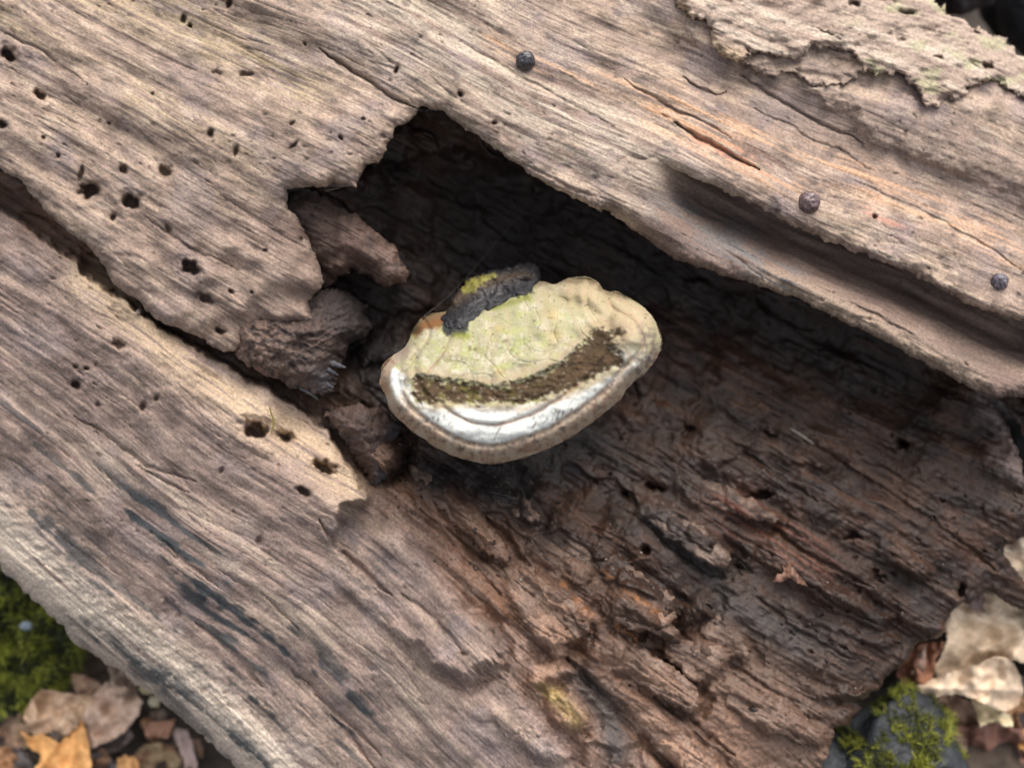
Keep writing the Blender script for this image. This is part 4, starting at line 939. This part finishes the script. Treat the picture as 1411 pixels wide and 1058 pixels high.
leaf('dead_leaf', [(20,1062),(10,1030),(30,1030),(48,1052),(50,1090),(20,1100)], -345, (0, .1), 8, (.14, .12, .12), (.08, .07, .07), 'dark bluish rotting leaf left of the orange oak leaf', seed=10)
leaf('dead_leaf', [(126,1060),(128,1036),(150,1040),(164,1062),(160,1100),(130,1100)], -342, (0, .1), 7, (.20, .18, .19), (.13, .12, .13), 'grey leaf scrap between the two orange leaves', seed=11)
leaf('dead_leaf', [(192,948),(196,942),(208,948),(206,956),(197,956)], -296, (0, 0), 3, (.42, .36, .2), (.36, .28, .15), 'small yellowish scrap stuck at the log edge', seed=12, group=None)
leaf('dead_leaf', [(204,966),(209,958),(221,964),(218,974),(207,974)], -300, (0, 0), 3, (.42, .37, .26), (.36, .3, .18), 'second small yellowish scrap lower along the log edge', seed=13)
leaf('dead_leaf', [(206,980),(222,976),(232,984),(226,996),(210,992)], -332, (0, .1), 4, (.17, .12, .085), (.1, .07, .05), 'tiny dark brown leaf scrap above the reddish scrap', seed=14)
# lower right
leaf('pale_leaf', [(1296,905),(1306,880),(1300,850),(1318,826),(1345,812),(1372,810),(1430,828),(1520,850),(1540,930),(1440,925),(1411,914),(1388,906),(1372,918),(1380,945),(1350,952),(1318,948),(1292,940),(1286,920)],
     -240, (.02, -.10), 22, (.78, .60, .42), (.62, .46, .31), 'large cream crumpled leaf filling the gap right of the log end', seed=20, mid=[(1500,830),(1340,900),(1300,940)], fold=[([(1372,900),(1366,860)], 14, -26), ([(1330,850),(1320,900)], 16, 14), ([(1411,870),(1500,880)], 20, 16)])
leaf('pale_leaf', [(1264,944),(1270,936),(1290,934),(1312,926),(1345,918),(1370,905),(1394,908),(1406,930),(1410,952),(1402,972),(1386,980),(1366,974),(1340,962),(1318,956),(1300,958),(1284,964),(1270,957)],
     -228, (.02, -.25), 12, (.72, .55, .39), (.56, .41, .28), 'folded pale tan leaf with a white tip curling towards the mossy stone', seed=21, fold=[([(1270,946),(1340,944),(1400,950)], 9, 15)], mid=[(1266,946),(1400,950)])
leaf('pale_leaf', [(1338,962),(1352,964),(1372,974),(1392,984),(1397,1000),(1384,1000),(1362,994),(1350,1000),(1345,982)], -262, (0, .1), 8, (.74, .62, .40), (.6, .46, .26), 'small cream leaf corner hanging below the folded leaf', seed=22)
leaf('dead_leaf', [(1284,962),(1310,956),(1340,968),(1348,996),(1320,1004),(1296,1008),(1280,990)], -288, (0, .12), 12, (.30, .19, .13), (.20, .12, .08), 'brown curled leaf in shade under the folded pale leaf', seed=23, mid=[(1285,965),(1345,1000)])
leaf('dead_leaf', [(1290,1008),(1330,998),(1380,998),(1440,1010),(1440,1080),(1360,1130),(1310,1100),(1290,1050)], -300, (0, .1), 16, (.24, .12, .085), (.15, .07, .05), 'dark wet reddish leaf at the bottom right', seed=24, mid=[(1420,1060),(1300,1020)])
leaf('dead_leaf', [(1290,1010),(1312,1006),(1332,1020),(1330,1060),(1316,1090),(1300,1050)], -288, (0, .1), 7, (.36, .25, .19), (.28, .18, .13), 'dull pinkish brown leaf between the mossy stone and the dark red leaf', seed=25)
leaf('dead_leaf', [(1236,930),(1246,910),(1258,892),(1282,884),(1300,884),(1290,910),(1284,934),(1272,944),(1256,946),(1244,944)], -250, (.2, -.1), 10, (.30, .13, .07), (.22, .09, .05), 'red brown leaf tucked under the log end above the mossy stone', seed=26, fold=[([(1268,890),(1262,935)], 6, 10)])
leaf('dead_leaf', [(1256,930),(1264,900),(1276,886),(1276,915),(1270,934)], -235, (.2, 0), 5, (.36, .24, .19), (.28, .17, .12), 'narrow pale brown leaf strip beside the red brown leaf', seed=27)
leaf('dead_leaf', [(1395,950),(1420,920),(1480,940),(1480,1010),(1400,1010),(1392,980)], -320, (0, .1), 10, (.18, .13, .13), (.1, .075, .075), 'dark purplish leaf behind the pale leaves at the right edge', seed=28)
leaf('dead_leaf', [(1398,1008),(1420,1000),(1450,1030),(1420,1040),(1404,1030)], -286, (0, .1), 5, (.50, .26, .08), (.40, .17, .05), 'orange leaf scrap at the right edge above the dark red leaf', seed=29)
leaf('pale_leaf', [(1374,750),(1400,738),(1450,744),(1480,800),(1440,835),(1405,812),(1386,792),(1374,770)], -215, (.05, -.1), 9, (.72, .58, .42), (.56, .42, .31), 'pale leaf showing in the notch of the log end', seed=30, mid=[(1470,800),(1384,756)])
leaf('dead_leaf', [(1340,800),(1352,806),(1382,822),(1360,845),(1338,838),(1330,826)], -232, (0, 0), 5, (.28, .19, .17), (.2, .13, .11), 'brown leaf end in the gap just under the log end', seed=31)
leaf('dead_leaf', [(1396,552),(1404,544),(1440,536),(1470,580),(1440,600),(1411,572)], -250, (.1, 0), 5, (.58, .33, .15), (.48, .25, .1), 'orange leaf behind the right end of the ledge', seed=32)
leaf('leaf_scrap', [(1064,800),(1072,790),(1082,788),(1078,778),(1086,774),(1094,784),(1104,796),(1114,808),(1098,802),(1090,796),(1076,802)], hw(1085, 790) + 9, (0, 0), 4, (.20, .105, .07), (.15, .075, .05), 'small reddish brown winged scrap lying on the dark wet wood', 'leaf', seed=33, group=None, step=1.8)

def leaf_shape(x, y, L, wd, ang, rs, toothed):
    n = 26; pts = []
    for side in (1, -1):
        for i in range(n):
            u = i / (n - 1) if side == 1 else 1 - i / (n - 1)
            prof = math.sin(math.pi * u**.8)**.8 * wd
            if toothed: prof *= 1 + .34 * math.sin(u * 5.2 * math.pi) * (.4 + u) + rs.normal(0, .05)
            else: prof *= 1 + rs.normal(0, .05)
            a, b = (u - .5) * L, side * prof
            pts.append((x + a * math.cos(ang) - b * math.sin(ang), y + a * math.sin(ang) + b * math.cos(ang)))
    m0 = (x - .5 * L * math.cos(ang), y - .5 * L * math.sin(ang)); m1 = (x + .5 * L * math.cos(ang), y + .5 * L * math.sin(ang))
    return pts, [m0, m1]
rs_ = np.random.RandomState(42)
TONES = [((.30, .20, .13), (.2, .12, .08)), ((.24, .14, .09), (.15, .09, .06)), ((.38, .29, .22), (.27, .19, .14)), ((.17, .12, .10), (.1, .07, .06)), ((.40, .22, .11), (.28, .14, .07)), ((.46, .37, .29), (.35, .26, .2))]
def litter(spots, tail, group, w_lo, w_hi):
    for i, (x, y, k, lab) in enumerate(spots):
        L = rs_.uniform(50, 95); pts, mid = leaf_shape(x, y, L, L * rs_.uniform(.2, .3), rs_.uniform(0, 6.28), rs_, i % 3 == 0); tn = TONES[k]
        leaf('dead_leaf', pts, rs_.uniform(w_lo, w_hi), (rs_.normal(0, .25), rs_.normal(.1, .25)), rs_.uniform(6, 11), tn[0], tn[1], lab + tail, 'leaf', 50 + i + len(spots), mid, None, group, 3.2, .8)
litter([(20,1004,0,'brown leaf lowest under the moss at the left frame edge'),(60,1056,3,'dark leaf under the left lobe of the orange oak leaf'),(78,985,2,'tan leaf peeping out between moss and beige crumpled leaf'),(112,1046,1,'rusty brown leaf under the right tip of the oak leaf'),
    (138,985,3,'very dark leaf under the pale pinkish leaf'),(152,1056,5,'pale leaf under the small orange leaf tip'),(215,1008,4,'orange brown leaf under the reddish scrap'),(250,1050,1,'rusty leaf under the narrow pinkish leaf'),(122,950,0,'brown leaf in the dark gap between moss and log'),
    (170,938,2,'tan leaf highest against the foot of the log'),(22,1060,4,'orange brown leaf in the very corner of the frame'),(190,1064,0,'brown leaf at the frame edge under the olive brown leaf')],
    ', half buried', 'half buried leaves below the moss cushion', -372, -335)
litter([(1292,1004,1,'rusty leaf under the brown curled leaf'),(1336,1042,0,'brown leaf under the dark red leaf'),(1384,1046,3,'darkest leaf at the bottom right corner'),(1385,985,4,'orange brown leaf behind the small cream leaf corner'),(1300,1060,2,'tan leaf at the frame edge beside the mossy stone'),
    (1262,932,3,'dark leaf behind the red brown leaf'),(1400,965,5,'pale leaf under the dark purplish leaf'),(1335,902,0,'brown leaf under the large cream leaf')],
    ', half hidden', 'half hidden leaves beside the log end', -345, -300)

# crumbs of rotten wood in the hollow
rs_ = np.random.RandomState(5); n_ = 1500
cx_ = rs_.uniform(480, 1330, n_); cy_ = 560 + (cx_ - 600) * .5 + rs_.normal(20, 120, n_); cx_ = np.where(rs_.rand(n_) < .3, rs_.normal(640, 80, n_), cx_); cy_ = np.where((cx_ < 760) & (rs_.rand(n_) < .6), rs_.normal(660, 70, n_), cy_)
ok_ = (interior_mask(cx_.astype(F), cy_.astype(F)) > .6) & (sdf(HEART, cx_, cy_) > 12) & (sdf(FUN, cx_, cy_) < 0) & (cy_ > 420); cx_, cy_ = cx_[ok_].astype(F), cy_[ok_].astype(F); n_ = len(cx_)
hz_ = heart_w(cx_, cy_); c0_ = unproject(cx_, cy_, hz_); r_ = rs_.gamma(2.0, .55, n_)[:, None] + .4
oc_ = np.array([(1,0,0),(-1,0,0),(0,1,0),(0,-1,0),(0,0,1),(0,0,-1)], float); VV_ = []; 
for k in range(6):
    v = oc_[k] * rs_.uniform(.6, 1.5, (n_, 3)) + rs_.normal(0, .2, (n_, 3)); VV_.append(c0_ + v * r_)
VV_ = np.concatenate(VV_); i_ = np.arange(n_)
FF_ = np.concatenate([np.stack([a * n_ + i_, b * n_ + i_, c * n_ + i_], -1) for a, b, c in ((0,2,4),(2,1,4),(1,3,4),(3,0,4),(2,0,5),(1,2,5),(3,1,5),(0,3,5))])
tc_ = np.array([(.06, .045, .04), (.12, .085, .07), (.22, .18, .15), (.02, .018, .018)])[rs_.choice(4, n_, p=(.4, .3, .1, .2))]
o = make_mesh('wood_crumbs', VV_, FF_, M_SOIL, None, np.tile(tc_, (6, 1))); o['kind'] = 'stuff'; o['label'] = 'crumbs of dark rotten wood scattered in the hollow'

# ------------------------------------------------------------------ ground litter further out, stones, moss
def blob(name, x, y, w0, rx, ry, rz, col, col2, mat, seed, parent=None, flat=.0):
    n, k = 40, 56; th = np.linspace(0, np.pi, n + 1)[:, None]; ph = np.linspace(0, 2 * np.pi, k, endpoint=False)[None]
    V = np.stack([np.sin(th) * np.cos(ph), np.sin(th) * np.sin(ph), np.cos(th) + 0 * ph], -1).reshape(-1, 3)
    a_ = (V[:, 0] * 1.4 + V[:, 2] * .9).astype(F); b_ = (V[:, 1] * 1.4 - V[:, 2] * .7).astype(F)
    r = 1 + .16 * fbm(a_, b_, seed, 3) + .04 * fbm(a_ * 5, b_ * 5, seed + 4, 2)
    P = V * r[:, None] * np.array([rx, ry, rz]); i = np.arange((n + 1) * k).reshape(n + 1, k)
    f = np.stack([i[:-1], i[1:], np.roll(i[1:], -1, 1), np.roll(i[:-1], -1, 1)], -1).reshape(-1, 4)
    c = np.tile(np.array(col, F), (len(V), 1)); c = mixc(c, col2, sm(-.1, .5, fbm(a_ * 2.5, b_ * 2.5, seed + 7, 3)))
    base = unproject(np.array([x]), np.array([y]), np.array([w0]))[0]
    o = make_mesh(name, P + base, f, mat, parent, c); return o, P + base

def moss(name, surf, normals, n, ln, cols, parent=None, seed=0, lw=1.5):
    """many small fronds, each a bent tapered blade with side leaflets"""
    rs = np.random.RandomState(seed); V = []; Fc = []; C = []
    pick = rs.randint(0, len(surf), n)
    P0 = surf[pick] + rs.normal(0, 2.0, (n, 3)); N0 = normals[pick] + rs.normal(0, .55, (n, 3)); N0 /= np.linalg.norm(N0, axis=1, keepdims=True)
    bend = rs.normal(0, 1, (n, 3)); L = ln * rs.uniform(.5, 1.4, n); clump = fbm((P0[:, 0] / 28).astype(F), (P0[:, 1] / 28).astype(F), seed + 600, 2)
    L = L * (1 + .5 * clump); side = np.cross(N0, rs.normal(0, 1, (n, 3))); side /= np.linalg.norm(side, axis=1, keepdims=True) + 1e-9
    tone = np.clip(.42 + .95 * clump + rs.normal(0, .22, n), 0, 1)
    col = np.array(cols[0])[None] * (1 - tone[:, None]) + np.array(cols[1])[None] * tone[:, None]
    m = 5; base = 0; allV = []; allF = []; allC = []
    for k in range(m):
        u = k / (m - 1); c = P0 + N0 * (L * u)[:, None] + bend * (.35 * L * u * u)[:, None]
        wd = lw * (1 - .85 * u) * (1.0 + .9 * (k % 2))
        allV.append(c - side * wd); allV.append(c + side * wd); allC.append(col); allC.append(col)
    V = np.concatenate(allV); C = np.concatenate(allC); i = np.arange(n)
    for k in range(m - 1): allF.append(np.stack([2 * k * n + i, (2 * k + 1) * n + i, (2 * k + 3) * n + i, (2 * k + 2) * n + i], -1))
    # leaflets
    for k in range(1, m):
        u = (k - .4) / (m - 1); c = P0 + N0 * (L * u)[:, None] + bend * (.35 * L * u * u)[:, None]; o2 = np.cross(side, N0)
        for sg in (-1, 1):
            b0 = len(V); tip = c + (side * sg * .8 + N0 * .6 + o2 * rs.uniform(-.5, .5, (n, 1))) * (lw * 2.4 * (1.1 - u))
            V = np.concatenate([V, c, c + N0 * lw * .9, tip, tip - N0 * .2]); C = np.concatenate([C, col, col, col * 1.1, col * 1.1]); allF.append(np.stack([b0 + i, b0 + n + i, b0 + 2 * n + i, b0 + 3 * n + i], -1))
    return make_mesh(name, V, np.concatenate(allF), M_MOSS, parent, np.clip(C, 0, 1), smooth=False)

def shell_points(P, centre):
    nrm = P - centre; nrm = nrm / (np.linalg.norm(nrm, axis=1, keepdims=True) + 1e-9); k = nrm[:, 2] > -.25; return P[k], nrm[k]

mc = empty('moss_cushion', (0, 0, 0), 'bright green moss cushion in the lower left corner beside the log', 'moss')
core, P = blob('moss_core', 18, 880, -385, 110, 125, 60, (.02, .025, .008), (.03, .035, .01), M_SOIL, 700, mc)
sp, sn = shell_points(P, P.mean(0)); o = moss('moss_fronds', sp, sn, 9500, 13, ((.012, .018, .005), (.33, .36, .05)), mc, 11, 1.15); o['kind'] = 'stuff'

ms = empty('mossy_stone', (0, 0, 0), 'dark blue-grey wet stone capped with yellow-green moss at the lower right', 'stone')
core, P = blob('stone_body', 1240, 1062, -232, 112, 118, 72, (.022, .026, .031), (.012, .014, .018), M_STONE, 720, ms)
sp, sn = shell_points(P, P.mean(0)); ux = sp[:, 0] / ((D + 180) / D) + CX; uy = CY - sp[:, 1] / ((D + 180) / D)
nz = fbm((sp[:, 0] / 30).astype(F), (sp[:, 1] / 30).astype(F), 725, 3); k = (nz + .9 * np.exp(-(seg_dist([(1225,935),(1250,975),(1262,1020),(1240,1050)], ux.astype(F), uy.astype(F), False) / 46)**2) > .42)
o = moss('moss_fronds', sp[k], sn[k], 9000, 8, ((.05, .06, .012), (.30, .31, .045)), ms, 13, .8); o['kind'] = 'stuff'

o, P = blob('wet_stone', 1148, 1068, -240, 60, 52, 40, (.04, .045, .052), (.022, .026, .03), M_STONE, 740); tag(o, 'smooth slate grey stone at the bottom edge left of the mossy stone', 'stone')
o, P = blob('pebble', 36, 862, -312, 11, 7, 6, (.26, .31, .35), (.16, .2, .23), M_STONE, 750); tag(o, 'small whitish blue pebble caught in the green moss', 'pebble')
o, P = blob('shade_blob', 1480, -40, -430, 180, 150, 120, (.020, .021, .025), (.012, .013, .016), M_STONE, 760); tag(o, 'added black blob standing in for shaded ground behind the upper rim of the log', 'stone')  # added blob: its black colour stands in for shaded ground behind the rim
o, P = blob('shade_blob_small', 1330, -30, -330, 70, 60, 60, (.035, .028, .032), (.02, .017, .02), M_STONE, 770); tag(o, 'added dark purplish blob standing in for shade behind the upper rim beside the black blob', 'shade filler')  # second added blob, dark tint in place of shade beyond the rim
o, P = blob('shade_blob', 1440, 590, -430, 120, 110, 90, (.020, .019, .019), (.012, .012, .012), M_STONE, 780); tag(o, 'added black blob darkening the gap under the right end of the ledge', 'stone')  # added to cover lit ground so that the gap reads as shaded
